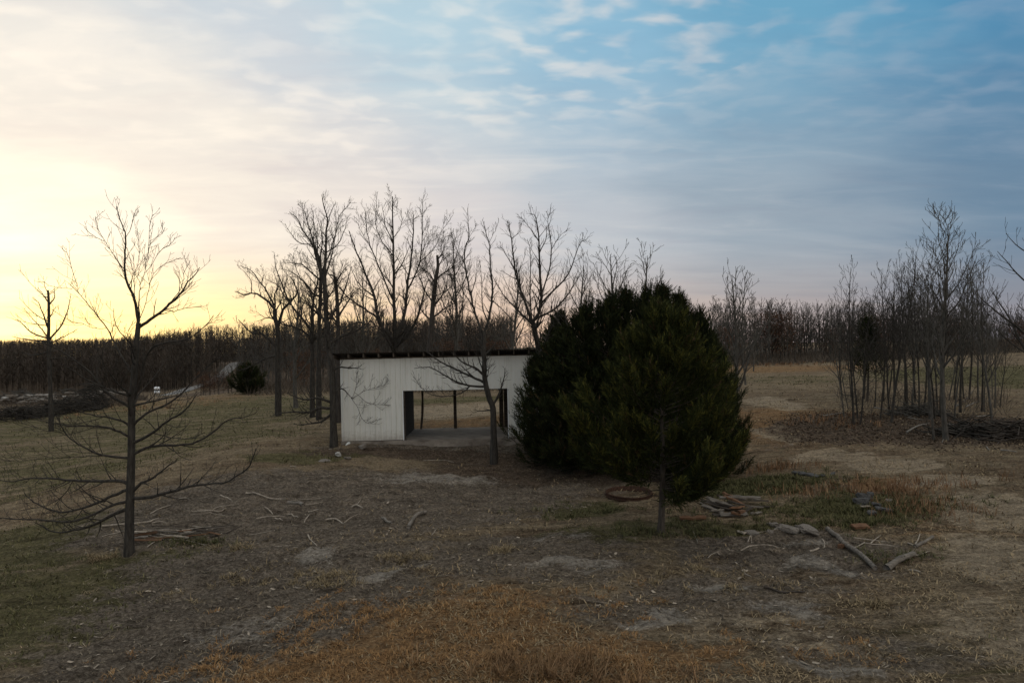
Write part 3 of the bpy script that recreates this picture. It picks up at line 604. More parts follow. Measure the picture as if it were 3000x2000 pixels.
traced_tree('bare_tree', 'dark upright bare tree just left of the corner tree', 'tree',
 [(934,1120),(934,1041),(935,933),(939,869),(940,805),(937,754)],
 [[(937,760),(915,700),(900,650),(893,620)],[(939,869),(915,857),(880,815),(845,790)],[(938,821),(899,786),(880,773),(841,770)],[(940,805),(968,738),(985,680),(1005,640)],[(937,760),(945,700),(930,640)],[(935,925),(910,900),(880,880)],[(936,900),(970,860),(990,820)],[(880,815),(865,780),(860,740)]],
 41, .135, 71, MAT['bark'], .6, .6, 2, 1.8, .011, 11, (1.5, 3), (.6, 1.3), depth=.5)
traced_tree('bare_tree', 'forked bare tree with a broken left stub, left of the shed', 'tree',
 [(915,1120),(915,1028),(915,965),(915,917),(916,895)],
 [[(915,905),(905,891),(891,874)],[(917,898),(921,862),(930,820),(926,780)],[(915,968),(892,942),(854,894),(829,860),(815,830),(800,795)],[(915,990),(870,960),(830,950),(790,930)],[(916,1000),(950,960),(960,930)],[(854,894),(830,890),(800,870)],[(829,860),(840,820),(838,780)]],
 43, .13, 72, MAT['bark'], .75, .65, 2, 1.8, .011, 10, (1.5, 3), (.6, 1.3), depth=.5)
traced_tree('bare_tree', 'gnarled bare tree with crooked stub limbs against the yellow sky', 'tree',
 [(815,1150),(813,1048),(814,965),(806,933),(806,907)],
 [[(806,907),(787,885),(762,866),(736,858),(714,864),(688,853)],[(736,858),(736,824),(711,792),(698,783)],[(806,900),(806,862),(816,840),(781,818)],[(803,895),(778,847),(765,831),(740,795),(705,778)],[(765,831),(771,800),(770,785)],
  [(815,955),(829,907),(851,885),(870,859),(862,830),(850,810)],[(848,888),(829,837),(809,786),(803,741)],[(806,939),(787,929),(749,942)],[(775,930),(755,915),(737,910)],[(813,1020),(790,995),(762,974),(736,974),(698,936)],[(813,1040),(780,1050),(740,1070),(700,1085)],[(851,885),(835,860),(825,830)],[(781,818),(765,810),(755,800)]],
 45, .17, 81, MAT['bark'], .75, .7, 2, 1.5, .011, 7, (1.2, 2.4), (.4, 1.1), depth=.5)
traced_tree('bare_tree', 'topped bare tree with upswept limbs at the far left skyline', 'tree',
 [(150,1205),(146,1100),(142,997),(143,959),(143,902),(142,867),(140,850)],
 [[(138,990),(92,974),(61,944),(34,932)],[(138,986),(115,955),(88,925),(69,902)],[(141,962),(126,921),(111,886),(94,871)],[(142,885),(128,865),(111,842)],[(146,993),(180,951),(199,905),(208,860)],[(144,932),(164,898)],[(143,894),(159,871),(157,844)],[(141,1000),(80,995),(35,985)],[(146,1005),(190,985),(225,965)],[(142,870),(139,852)],[(145,1030),(100,1040),(60,1030)],[(146,1050),(190,1045),(220,1020)]],
 46, .125, 91, MAT['bark'], .5, .6, 0, 1.6, .014, 6, (1.5, 2.6), (.3, .8), depth=.5)

# trees behind the cedars and the treeline saplings that stand alone
def plant(name, label, px, d, tree, mat, group=None, rz=0.0, py=None):
    x = d*(px-CX)/FPX; z = gzf(x, d); o = empty(name, (x, d, z-.05), label, 'tree', group); o.rotation_euler = (0, 0, rz)
    link('trunk', tubes_mesh('trunk', tree[0], (0, 0, 0), 8), mat, o); link('branches', tubes_mesh('branches', tree[1]), mat, o); return o
def hgt(px, d, top):                                    # tree height whose top shows at that photograph row
    return CAMZ-d*(top-CY)/FPX-gzf(d*(px-CX)/FPX, d)
rs = np.random.default_rng
for px, d, top, sd, lab in [(1790,34,735,1,'bare spreading tree showing above the dark cedar, left of its top'),(1890,36,740,2,'thin bare tree showing right behind the tip of the tall cedar'),
        (1700,37,770,3,'bare twiggy tree between the shed roof and the dark cedars'),(2155,31,795,4,'slender grey bare tree just right of the big cedar'),
        (1500,60,760,5,'fine-twigged bare tree behind the right part of the shed roof'),(1330,64,690,6,'round-crowned twiggy tree behind the dark snag'),(2080,40,905,7,'small bare tree between the big cedar and the grey slender tree'),
        (1050,44,800,8,'bushy bare tree behind the left half of the shed roof'),(870,50,790,9,'fine twigged bare tree between the gnarled tree and the corner tree')]:
    H = hgt(px, d, top+6)
    plant('bare_tree', lab, px, d, gen_tree(rs(100+sd), H, .045+.012*H, .22, 18, (22, 50), .44, 2, .02, .011, 2.3), MAT['bark_grey'])
H = hgt(3085, 22, 560)
plant('bare_tree', 'bare tree mostly outside the right edge, branches reaching in', 3085, 22, gen_tree(rs(140), H, .15, .3, 18, (45, 75), .40, 2, .01, .007, 1.8), MAT['bark'])

# ------------------------------------------------------------------ the grove on the right
G = 'bare trees of the grove on the right'
protos = []
for i in range(9):
    r = rs(300+i); H = 6.4+.35*i
    t = gen_tree(r, H, .040+.005*i, .30, 17, (20, 50), .36, 2, .06, .009, 2.2, .35)
    # dead lower twigs on the stems
    for _ in range(9):
        z = r.uniform(.12, .32)*H; a = r.uniform(0, 6.28); limb(r, (0, 0, z), (math.cos(a), math.sin(a), r.uniform(-.2, .35)), r.uniform(.4, 1.1), .012, 1, t[1], .006, .05, 2, .2)
    protos.append((H, t))
r = rs(341); t = gen_tree(r, 9.4, .115, .30, 24, (22, 44), .40, 2, .012, .0105, 2.6, .4); protos.append((9.4, t))
meshes = [(H, tubes_mesh('trunk', t[0], (0, 0, 0), 7), tubes_mesh('branches', t[1])) for H, t in protos]
def grove_tree(k, px, d, top, label, group, mat, rz):
    H, mt, mb = meshes[k]; x = d*(px-CX)/FPX; o = empty('bare_tree', (x, d, gzf(x, d)-.08), label, 'tree', group)
    s = hgt(px, d, top+30)/H; o.scale = (s, s, s); o.rotation_euler = (0, 0, rz)
    link('trunk', mt, mat, o); link('branches', mb, mat, o); return o
rg = rs(77)
special = [(2775,27.0,618,9,'tallest bare tree of the right grove, second of the front twin trunks'),(2735,27.2,800,5,'left one of the twin trunks at the front of the right grove'),
           (2495,30.5,748,4,'leaning bare tree at the left front corner of the right grove'),(2510,30.3,830,2,'second stem of the clump at the left front corner of the grove'),(2618,30.8,700,6,'straight grey tree at the middle front of the right grove'),
           (2900,29.5,760,5,'dark straight tree near the right end of the grove')]
for px, d, top, k, lab in special: grove_tree(k, px, d, top, lab, G, MAT['bark_grey'] if d < 28 else MAT['bark'], rg.uniform(0, 6))
for i in range(36):
    px = 2465+(i*0.618034 % 1)*480+rg.uniform(-8, 8); d = rg.uniform(31, 41); top = rg.uniform(730, 900) if 2520 < px < 2880 else rg.uniform(830, 940)
    grove_tree(int(rg.integers(0, 9)), px, d, top, 'thin bare tree standing among the crowded stems of the right grove', G, MAT['bark'] if i % 3 else MAT['bark_grey'], rg.uniform(0, 6))

# ------------------------------------------------------------------ far treelines: individual trees, shared meshes
far = []
for i in range(10):
    r = rs(500+i); H = 8.0; russet = i >= 8
    t = gen_tree(r, H, .085, .16, 20, (20, 50), .36, 2, .02, .019, 1.7, .35)
    me = tubes_mesh('treeline_tree', t[0]+t[1], (0, 0, 0), 3)
    far.append((H, me))
far_lo = []
for i in range(6):
    t = gen_tree(rs(530+i), 8.0, .085, .12, 22, (18, 50), .36, 1, .02, .026, 1.15, .35); far_lo.append((8.0, tubes_mesh('treeline_tree', t[0]+t[1], (0, 0, 0), 3)))
def leaf_crown(seed, H, n, c0, c1, size=.13, z0=.25, w=.26):
    r = rs(seed); k = n//14; cen = np.stack([r.normal(0, H*w*.55, k), r.normal(0, H*w*.55, k), H*(z0+(1-z0)*r.beta(1.5, 1.4, k))], -1)
    p = np.repeat(cen, 14, 0)+r.normal(0, H*.035, (k*14, 3)); m = len(p)
    a = unit_rows(r.normal(0, 1, (m, 3)))*size; b = np.cross(a, r.normal(0, 1, (m, 3))); b = unit_rows(b)*size*.5
    V = np.stack([p-a*.5, p+b*.5, p+a*.6, p-b*.5], 1).reshape(-1, 3); F = np.arange(m*4).reshape(-1, 4)
    t = r.uniform(0, 1, (m, 1)); c = np.repeat(np.array(c0)*(1-t)+np.array(c1)*t, 4, 0)
    return V, F, c
def unit_rows(a): return a/(np.linalg.norm(a, axis=1)[:, None]+1e-9)
leafy = []
for i in range(3):
    V, F, c = leaf_crown(600+i, 7.0, 2600, (.055, .032, .022), (.115, .066, .042), .20, .2, .30); leafy.append(mesh_from('leaves', V, F, False, c))
LT = 'bare trees of the far treeline right of the cedars'; LB = 'bare trees of the wood behind the shed'
def far_tree(px, d, top, label, group, russet=False, mat='bark'):
    H, me = far[int(rg.integers(0, 10))]; x = d*(px-CX)/FPX; s = hgt(px, d, top)/H
    if russet:
        o = empty('oak_tree', (x, d, gzf(x, d)-.1), label, 'tree', group); o.scale = (s*1.1, s*1.1, s); o.rotation_euler = (0, 0, rg.uniform(0, 6))
        link('trunk', me, MAT[mat], o); q = link('leaves', leafy[int(rg.integers(0, 3))], MAT['foliage'], o); q['kind'] = 'stuff'; return o
    o = link('bare_tree', me, MAT[mat]); o.location = (x, d, gzf(x, d)-.1); o.scale = (s, s, s); o.rotation_euler = (0, 0, rg.uniform(0, 6))
    return tag(o, label, 'tree', group)
MASS = {'right': [], 'shed': []}
for i in range(270):
    px = 2090+(i*.618034 % 1)*1010; d = 86+rg.uniform(0, 34); top = 895+rg.uniform(-18, 40)+ (20 if px > 2880 else 0)
    if d > 98: MASS['right'].append((px, d, top)); continue
    far_tree(px, d, top, 'small bare tree in the dense treeline beyond the right field', LT, False, 'bark_grey' if i % 2 else 'bark')
ORD = ['first', 'second', 'third', 'fourth', 'fifth', 'sixth', 'seventh']
for i, (px, top) in enumerate([(2130,935),(2262,880),(2290,890),(2440,945),(2560,905),(2790,905),(2985,920)]):
    far_tree(px, 84+rg.uniform(0, 8), top, ORD[i]+' russet-leaved oak from the left in the treeline beyond the right field', 'russet oaks of the far treeline', True)
for i in range(110):
    px = 705+(i*.618034 % 1)*1135; d = rg.uniform(66, 120); top = 965+rg.uniform(-30, 45)+(30 if px < 700 else 0)-(25 if px > 1250 else 0)
    if d > 95: MASS['shed'].append((px, d, top)); continue
    far_tree(px, d, top, 'bare tree in the low dark wood behind the shed', LB, False, 'bark')
for i, (px, top, d) in enumerate([(890,1000,64),(1080,1000,66),(1320,970,70),(1450,965,64)]):
    far_tree(px, d, top, ORD[i]+' brown-leaved oak from the left in the wood behind the shed', 'russet oaks behind the shed', True)
for i, (px, top, d) in enumerate([(597,1075,66),(615,1090,65),(640,1072,67),(668,1085,68)]):
    far_tree(px, d, top, ORD[i]+' young russet oak from the left at the field edge by the gravel road', 'young oaks beside the gravel road', True)
for i in range(9):
    far_tree(590+i*13, 66+rg.uniform(0, 4), 1070+rg.uniform(-10, 30), 'thin sapling at the field edge beside the gravel road', 'saplings beside the gravel road')
for px, d, top, w_ in [(2180,50,800,'tallest'),(2085,60,880,'leftmost, half hidden'),(2205,70,860,'farthest')]:
    far_tree(px, d, top, w_+' of the three pale saplings in the field right of the cedars', 'lone saplings in the right field', False, 'bark_grey')

def mass(name, label, L):                               # the ranks behind the front trees, which nobody could count
    VV, FF = [], []; off = 0
    for px, d, top in L:
        H, me = far_lo[int(rg.integers(0, 6))]; v = np.empty(len(me.vertices)*3, np.float32); me.vertices.foreach_get('co', v); v = v.reshape(-1, 3)
        f = np.empty(len(me.loops), np.int32); me.loops.foreach_get('vertex_index', f); a = rg.uniform(0, 6); s = hgt(px, d, top)/H; x = d*(px-CX)/FPX
        w = np.stack([v[:, 0]*math.cos(a)-v[:, 1]*math.sin(a), v[:, 0]*math.sin(a)+v[:, 1]*math.cos(a), v[:, 2]], -1)*s+np.array([x, d, gzf(x, d)-.1])
        VV.append(w); FF.append(f.reshape(-1, 4)+off); off += len(w)
    o = link(name, mesh_from(name, np.vstack(VV), np.vstack(FF)), MAT['bark']); tag(o, label, 'wood', None, 'stuff')
mass('treeline_wood', 'deep ranks of bare trees behind the front of the right treeline', MASS['right'])
mass('shed_wood', 'deep ranks of bare trees in the wood behind the shed', MASS['shed'])
# ------------------------------------------------------------------ far valley forest (reads as one mass)
def far_forest():
    r = rs(900); VV, FF, CC = [], [], []; off = 0
    n = 11000; d = 146*np.exp(r.uniform(0, 1, n)**1.15*math.log(4.0)); px = r.uniform(-900, 1500, n)
    keep = d > np.interp(px, [-900, 250, 330, 470, 520, 560, 600, 655, 700, 760], [188, 188, 165, 146, 152, 162, 180, 220, 250, 190]); d, px = d[keep], px[keep]
    x = d*(px-CX)/FPX; z = gz(x, d); H = 12.4+2.4*(fbm(x*.02, d*.02, 71, 3)-.5)+r.normal(0, .5, len(d))
    for k in range(len(d)):
        m = 58 if d[k] < 300 else 30
        b = np.array([x[k], d[k], z[k]]); w = .075*d[k]/200
        # stem and twig slivers as thin triangles in all directions
        zz = r.uniform(.04, 1.0, m)**.8*H[k]; az = r.uniform(0, 6.28, m); e = r.uniform(.2, 1.2, m); L = (1-.6*zz/H[k])*r.uniform(1.8, 4.2, m)
        s = np.stack([np.zeros(m), np.zeros(m), zz], -1); tip = s+np.stack([np.cos(az)*np.cos(e)*L, np.sin(az)*np.cos(e)*L, np.sin(e)*L], -1)
        q = np.stack([-np.sin(az), np.cos(az), np.zeros(m)], -1)*w*.9
        V = np.stack([s-q+b, s+q+b, tip+b], 1).reshape(-1, 3)
        st = np.array([[-w, 0, -.3], [w, 0, -.3], [0, .05, H[k]*.5], [0, -w, -.3], [0, w, -.3], [.05, 0, H[k]*.5]])+b
        if d[k] > 235: st = st[:0]
        V = np.vstack([V, st]); VV.append(V); FF.append(np.arange(len(V)).reshape(-1, 3)+off); off += len(V)
        c = np.array([.075, .060, .047])*r.uniform(.6, 1.25); cc = np.tile(c, (len(V), 1)); cc[-6:] *= (.7 if d[k] <= 235 else 1); CC.append(cc)
    o = link('distant_forest', mesh_from('distant_forest', np.vstack(VV), np.vstack(FF), False, np.vstack(CC)), MAT['twigs'])
    tag(o, 'bare brown forest filling the valley to the left horizon', 'forest', None, 'stuff')
far_forest()
def undergrowth(name, label, seed, spots, h, c0, c1):
    r = rs(seed); P0, D, Lh = [], [], []
    for px0, px1, d0, d1, n in spots:
        d = r.uniform(d0, d1, n); px = r.uniform(px0, px1, n); x = d*(px-CX)/FPX
        P0.append(np.stack([x, d, gz(x, d)-.03], -1)); Lh.append(r.uniform(h[0], h[1], n)); D.append(d)
    p = np.vstack(P0); L = np.concatenate(Lh); d = np.concatenate(D); n = len(p)
    dr = unit_rows(np.stack([r.normal(0, .5, n), r.normal(0, .5, n), np.ones(n)], -1)); q = unit_rows(np.cross(dr, r.normal(0, 1, (n, 3))))*(.004+.00028*d)[:, None]
    mid = p+dr*L[:, None]*.5; tip = p+dr*L[:, None]+r.normal(0, .12, (n, 3))*L[:, None]
    V = np.stack([p-q, p+q, mid+q*.7, mid-q*.7, tip], 1).reshape(-1, 3); i = np.arange(n)[:, None]*5
    F = np.concatenate([np.stack([i, i+1, i+2], -1).reshape(-1, 3), np.stack([i, i+2, i+3], -1).reshape(-1, 3), np.stack([i+3, i+2, i+4], -1).reshape(-1, 3)])
    t = r.uniform(0, 1, (n, 1)); c = np.repeat(np.array(c0)*(1-t)+np.array(c1)*t, 5, 0)
    o = link(name, mesh_from(name, V, F, False, c), MAT['twigs']); tag(o, label, 'undergrowth', None, 'stuff')
undergrowth('undergrowth', 'tangled grey brush along the foot of the treelines', 950,
            [(2090,3100,82,110,15000),(720,1750,60,80,8000),(720,1750,80,115,6500),(-100,400,56,66,2200),(-200,430,84,112,4500),(2455,2960,32,41,500)], (.3, 1.5), (.05, .04, .032), (.14, .115, .09))
# ------------------------------------------------------------------ eastern red cedars
def cedar_meshes(seed, H, Wd, z0, nspray, prof, c0, c1, tip, spl=(.16, .34), nl=11, tr_r=.016, low=0.0, leaders=9):
    """trunk polyline, upswept limbs and feathery sprays along them; prof maps height fraction to crown radius fraction"""
    r = rs(seed); hs, ws = zip(*prof)
    t = np.linspace(0, 1, 12); tr = np.stack([.05*np.sin(t*5), .05*np.cos(t*4)-.05, t*H*.97-.2*(1-t)], -1); rad = np.maximum((tr_r*H)*(1-t)**.9, .012); rad[0] *= 1.35
    limbs = []; S, D, SH = [], [], []; ph = r.uniform(0, 6.28, 4); nb = int(H*24)
    def lump(az, f): return 1+.12*np.sin(3*az+ph[0]+6*f)+.10*np.sin(5*az+ph[1]-11*f)+.09*np.sin(2*az+ph[2]+17*f)
    for i in range(nb):
        f = r.uniform(0, 1)**1.05; az = r.uniform(0, 6.28); zl = z0-low*math.cos(az); f = zl+(1-zl)*f
        rr = np.interp(f, hs, ws)*Wd*lump(az, f)*r.choice((.7, .85, 1.0, 1.12, 1.25), p=(.20, .30, .27, .15, .08))
        b = np.array([np.interp(max(0, f-.12), t, tr[:, 0]), np.interp(max(0, f-.12), t, tr[:, 1]), max(zl*H*.88, f*H-.42*rr-.05*H*f)])
        u = np.array([math.cos(az+r.normal(0, .1)), math.sin(az+r.normal(0, .1)), 0]); e = b*np.array([1, 1, 0])+u*rr+np.array([0, 0, f*H+.06*rr])
        L = catmull([b, b+(e-b)*.45+np.array([0, 0, -.10*rr]), b+(e-b)*.8+np.array([0, 0, -.07*rr]), e+np.array([0, 0, .10*rr])], 4)
        limbs.append((L, np.maximum(.016*np.linspace(1, .25, len(L))*H/6, .004)))
        k = max(4, int(nspray/nb*(.35+1.0*rr/Wd))); tt = r.uniform(.08, 1.0, k)**.60; g = np.linspace(0, 1, len(L))
        q = np.stack([np.interp(tt, g, L[:, c]) for c in range(3)], -1); T2 = np.gradient(L, axis=0); T2 = np.stack([np.interp(tt, g, T2[:, c]) for c in range(3)], -1)
        side = r.normal(0, 1, (k, 3)); dv = unit_rows(T2)*.85+side*.46*(1.15-.6*tt)[:, None]+np.array([0, 0, .28])
        S.append(q+side*.055*(1.3-tt)[:, None]*(H/6)); D.append(unit_rows(dv)); SH.append(tt)
    for k in range(leaders):                            # secondary leaders give the ragged top
        az = r.uniform(0, 6.28); f = r.uniform(.70, .93); rr = np.interp(f, hs, ws)*Wd*r.uniform(.3, .9); b = np.array([math.cos(az)*rr, math.sin(az)*rr, f*H-.1]); hh = H*r.uniform(.06, .14); m = 60
        tt = r.uniform(0, 1, m); sg = .11*(1-.8*tt); S.append(b+np.stack([r.normal(0, 1, m)*sg, r.normal(0, 1, m)*sg, tt*hh], -1)); D.append(unit_rows(r.normal(0, .38, (m, 3))+np.array([0, 0, 1.0]))); SH.append(np.full(m, .75))
    m = 60; tt = r.uniform(0, 1, m); sg = .10*(1-.8*tt); S.append(np.stack([r.normal(0, 1, m)*sg, r.normal(0, 1, m)*sg, H*(.90+.09*tt)], -1)); D.append(unit_rows(r.normal(0, .35, (m, 3))+np.array([0, 0, 1.0]))); SH.append(np.full(m, .8))
    S = np.vstack(S); D = np.vstack(D); SH = np.concatenate(SH); n = len(S)
    L = r.uniform(*spl, n)*(.75+.5*SH); droop = r.uniform(-.15, .25, n)
    VV = np.zeros((n, nl, 3, 3)); base_c = np.array(c0)+(np.array(c1)-np.array(c0))*r.uniform(0, 1, (n, 1))
    hi = (SH > .78) & (r.uniform(0, 1, n) < .42); base_c[hi] = np.array(tip)*r.uniform(.6, 1.1, (hi.sum(), 1))
    brown = r.uniform(0, 1, n) < .035; base_c[brown] = np.array([.06, .042, .022])
    for j in range(nl):
        s = (j+.3)/nl; p = S+D*(L*s)[:, None]; p[:, 2] += droop*L*s*s
        side = unit_rows(np.cross(D, r.normal(0, 1, (n, 3)))); ax = unit_rows(D*.95+side*.55); ll = L*(.50*(1-.55*s))*r.uniform(.7, 1.25, n)
        w = unit_rows(np.cross(ax, r.normal(0, 1, (n, 3))))*(.007+.008*r.uniform(0, 1, n))[:, None]*(spl[1]/.34)
        VV[:, j, 0] = p-w; VV[:, j, 1] = p+w; VV[:, j, 2] = p+ax*ll[:, None]
    V = VV.reshape(-1, 3); F = np.arange(len(V)).reshape(-1, 3); C = np.repeat(base_c, nl*3, 0)*r.uniform(.8, 1.2, (n*nl, 1)).repeat(3, 0)
    # dead lower limbs, bare of foliage
    for _ in range(16):
        z = H*r.uniform(.10, z0+.10); a = r.uniform(0, 6.28); limb(r, (0, 0, z), (math.cos(a), math.sin(a), r.uniform(.0, .5)), r.uniform(.4, 1.1)*Wd/2, .016, 1, limbs, .005, .1, 2.5, .1)
    return (tr, rad), limbs, mesh_from('crown', V, F, False, C)
def put_cedar(label, px, d, parts, group=None, rz=0.0, name='cedar_tree', sc=1.0):
    x = d*(px-CX)/FPX; o = empty(name, (x, d, gzf(x, d)-.05), label, 'tree', group); o.rotation_euler = (0, 0, rz); o.scale = (sc, sc, sc)
    link('trunk', tubes_mesh('trunk', [parts[0]], (0, 0, 0), 14), MAT['cedar_bark'], o)
    link('limbs', tubes_mesh('limbs', parts[1]), MAT['cedar_bark'], o)
    link('crown', parts[2], MAT['foliage'], o); return o
OV = [(0, .1), (.14, .50), (.22, .82), (.34, 1.0), (.48, .97), (.61, .83), (.72, .68), (.83, .48), (.92, .27), (1, .04)]
CON = [(0, .6), (.12, .9), (.28, 1.0), (.46, .84), (.62, .60), (.76, .38), (.88, .20), (1, .02)]
DK0, DK1, TP = (.015, .020, .007), (.036, .042, .012), (.076, .076, .018)
put_cedar('yellow-green cedar on a bare trunk in front of the darker cedars', 1935, 18.0, cedar_meshes(1, hgt(1935, 18.0, 905), 1.97, .235, 11500, OV, DK0, DK1, TP, (.17, .36), 11, .016, .055, 15))
DD0, DD1, DT = (.010, .014, .006), (.022, .028, .010), (.036, .041, .013)
dark = [(6.6, put_cedar('tallest dark cedar, its tip showing above the yellow-green one', 1945, 25.0, cedar_meshes(2, 6.6, 1.95, .04, 6000, CON, DD0, DD1, DT, (.22, .46), 10, leaders=7))),
        (6.0, put_cedar('dark cedar with a narrow spire at the left top of the cedar clump', 1785, 26.0, cedar_meshes(3, 6.0, 1.85, .04, 5200, CON, DD0, DD1, DT, (.22, .46), 10, leaders=8)))]
dark[0][1].scale = (1, 1, hgt(1945, 25.0, 850)/6.6); s_ = hgt(1785, 26.0, 880)/6.0; dark[1][1].scale = (s_, s_, s_)
for px, d, top, k, w, lab in [(1840,26.5,860,0,.95,'dark cedar spire second from the left in the cedar clump'),(1890,25.5,862,1,.85,'dark cedar spire just left of the tallest one'),(1992,25.2,872,0,.85,'dark cedar spire just right of the tallest one'),
        (2045,25.0,925,1,.85,'dark cedar on the right shoulder of the cedar clump'),(2090,24.2,995,0,.62,'lowest dark cedar at the right end of the cedar clump'),(1715,26.3,905,1,1.12,'dark cedar on the left shoulder of the cedar clump'),(1648,27.0,965,0,.95,'low dark cedar covering the right end of the shed wall'),(1608,28.3,1020,1,.50,'narrow dark cedar pressed against the right part of the shed wall')]:
    x = d*(px-CX)/FPX; H0, o0 = dark[k]; s_ = hgt(px, d, top)/H0
    copy_tree(o0, (x, d, gzf(x, d)-.05), float(px % 7), (w*1.02, w*1.02, s_), lab, 'dark cedars of the clump beside the shed')
for H0, o0 in dark: o0['group'] = 'dark cedars of the clump beside the shed'
put_cedar('small cedar whose sprays overlap the white wall right of the doorway', 1572, 27.3, cedar_meshes(6, hgt(1572, 27.3, 1050), 1.05, .05, 900, OV, DD0, DD1, DT, (.2, .4), 10))
put_cedar('dark cedar rising behind the right end of the shed roof', 1640, 37.5, cedar_meshes(7, hgt(1640, 37.5, 935), 2.0, .05, 3000, CON, DD0, DD1, DT, (.35, .7), 9))
put_cedar('small dark cedar at the field edge near the gravel road', 727, 62, cedar_meshes(8, hgt(727, 62, 1080), 1.25, .05, 1500, OV, DD0, DD1, DT, (.35, .7), 8))
put_cedar('thin cedar hidden among the stems at the left of the grove', 2540, 38, cedar_meshes(9, hgt(2540, 38, 945), .95, .36, 380, CON, DD0, DD1, DT, (.3, .6), 8))
# ------------------------------------------------------------------ sticks, logs, boards, stones
def ground_pts(pix, lift=0.0):
    q = [hit(a, b) for a, b in pix]; return np.array([[p[0], p[1], gzf(p[0], p[1])+lift] for p in q])
srng = rs(4242)
def stick(pix, r, label, group, mat='stick', name='stick', lift=1.1, cat='stick', taper=.45):
    q = ground_pts(pix, r*lift)
    if len(q) == 2: q = np.array([q[0], (q[0]+q[1])/2+srng.normal(0, .02, 3), q[1]])
    q = catmull(q, 3); q[:, 2] = np.maximum(q[:, 2], 0*q[:, 2]+gz(q[:, 0], q[:, 1])+r*.55)
    b = q.mean(0); m = MB(); n = len(q); rad = r*(1-taper*np.linspace(0, 1, n))*(1+srng.normal(0, .07, n))
    m.tube(q-b, rad, 7, True, r*.07, srng); o = link(name, m.mesh(name, True), MAT[mat]); o.location = tuple(b)
    return tag(o, label, cat, group)
SG = 'sticks scattered over the bare soil'; SL = 'weathered stick lying on the bare soil in front of the shed'
for pix, r in [([(721,1450),(755,1459),(793,1464),(836,1466)],.030),([(645,1455),(660,1462),(679,1468)],.028),([(579,1504),(640,1505),(661,1496)],.024),([(751,1515),(836,1510)],.02),
  ([(776,1493),(800,1504)],.024),([(844,1503),(860,1508),(874,1521)],.026),([(806,1516),(828,1525)],.024),([(891,1525),(906,1508)],.02),([(955,1518),(985,1522),(1006,1532)],.028),([(1006,1524),(1048,1508)],.014),
  ([(1042,1477),(1057,1466)],.018),([(904,1493),(934,1495)],.022),([(895,1476),(947,1469)],.016),([(521,1461),(555,1463)],.022),([(853,1467),(905,1462),(960,1461)],.012),([(625,1490),(700,1482)],.014),
  ([(560,1507),(660,1512)],.012),([(1265,1570),(1280,1550)],.014),([(940,1400),(980,1392)],.016),([(850,1369),(868,1371)],.02),([(1240,1349),(1290,1348),(1330,1352)],.014),([(730,1560),(800,1564)],.012),([(805,1600),(860,1597)],.012)]:
    stick(pix, r, SL, SG)
stick([(842,1471),(866,1474),(887,1481)], .055, 'short thick piece of grey log on the soil left of centre', SG, 'wood', 'log', cat='log', taper=.1)
stick([(1119,1519),(1132,1528),(1148,1542)], .045, 'short straight stick of pale broken wood near the middle of the soil', SG, 'wood', taper=.25)
stick([(1248,1508),(1222,1520),(1204,1532),(1197,1549)], .05, 'crooked stick with a hooked thick end near the middle', SG, 'wood', taper=-.3)
stick([(902,1568),(908,1580),(929,1602)], .024, 'bent pale stick pointing towards the camera, left of centre', SG)
stick([(1031,1482),(1045,1485),(1063,1493)], .03, 'yellowish stick of split wood right of the stick litter', SG, 'stick')
stick([(615,1578),(660,1560),(708,1538)], .030, 'long dark branch leaning out of the wood scraps by the left tree', None, 'wood_dark', 'branch', cat='branch')
stick([(2424,1554),(2470,1592),(2515,1632),(2564,1673)], .066, 'long straight grey log lying at the right, pointing to the camera', None, 'wood', 'fallen_log', .7, 'log', .1)
stick([(2597,1666),(2636,1650),(2678,1632)], .085, 'short pale log with a cut end at the right', None, 'wood', 'fallen_log', .7, 'log', .3)
stick([(2681,1605),(2708,1592),(2733,1577)], .045, 'barkless log end beyond the short pale log', None, 'wood', 'fallen_log', .7, 'log', .1)
stick([(2660,1640),(2690,1628),(2722,1618)], .03, 'thin grey branch between the two short logs at the right', None, 'stick', 'branch', .8, 'branch')
stick([(2237,1732),(2300,1738),(2358,1746)], .028, 'dark thin stick lying flat in the right foreground', None, 'wood_dark', cat='stick')
stick([(2660,1590),(2682,1607)], .022, 'left fork twig of the barkless log end', None); stick([(2680,1600),(2695,1568)], .02, 'right fork twig of the barkless log end', None)
for pix, r in [([(2372,1615),(2400,1610)],.03),([(2662,1666),(2697,1678)],.022),([(2408,1583),(2415,1605)],.018),([(2490,1600),(2620,1602)],.018),([(2550,1590),(2580,1570)],.018),([(2500,1580),(2600,1585)],.015),([(2190,1590),(2200,1575),(2202,1588)],.016),
  ([(2170,1605),(2240,1598),(2285,1600)],.018),([(2210,1560),(2280,1555)],.014),([(2075,1640),(2110,1625)],.012),([(2180,1668),(2200,1690)],.018),([(2030,1556),(2045,1590)],.014)]:
    stick(pix, r, 'broken stick among the wood litter between the stones and logs', 'sticks among the wood litter at the right')
GB = 'fallen branches on the grove floor'
for pix, r in [([(2655,1268),(2690,1252),(2722,1243)],.04),([(2410,1222),(2440,1216),(2470,1210)],.035),([(2760,1295),(2772,1278)],.02),([(2800,1190),(2830,1170),(2850,1148)],.035),([(2830,1192),(2865,1176)],.04),([(2800,1230),(2815,1240)],.03),
  ([(2860,1223),(2900,1222)],.03),([(2930,1320),(2980,1328)],.03),([(2770,1245),(2810,1248)],.03),([(2890,1310),(2900,1320)],.025),([(2560,1195),(2610,1205)],.04),([(2640,1200),(2680,1195)],.04),([(2660,1225),(2700,1235)],.03)]:
    stick(pix, r, 'fallen grey branch on the leaf litter under the right grove', GB, 'bark_pale', 'branch', cat='branch')

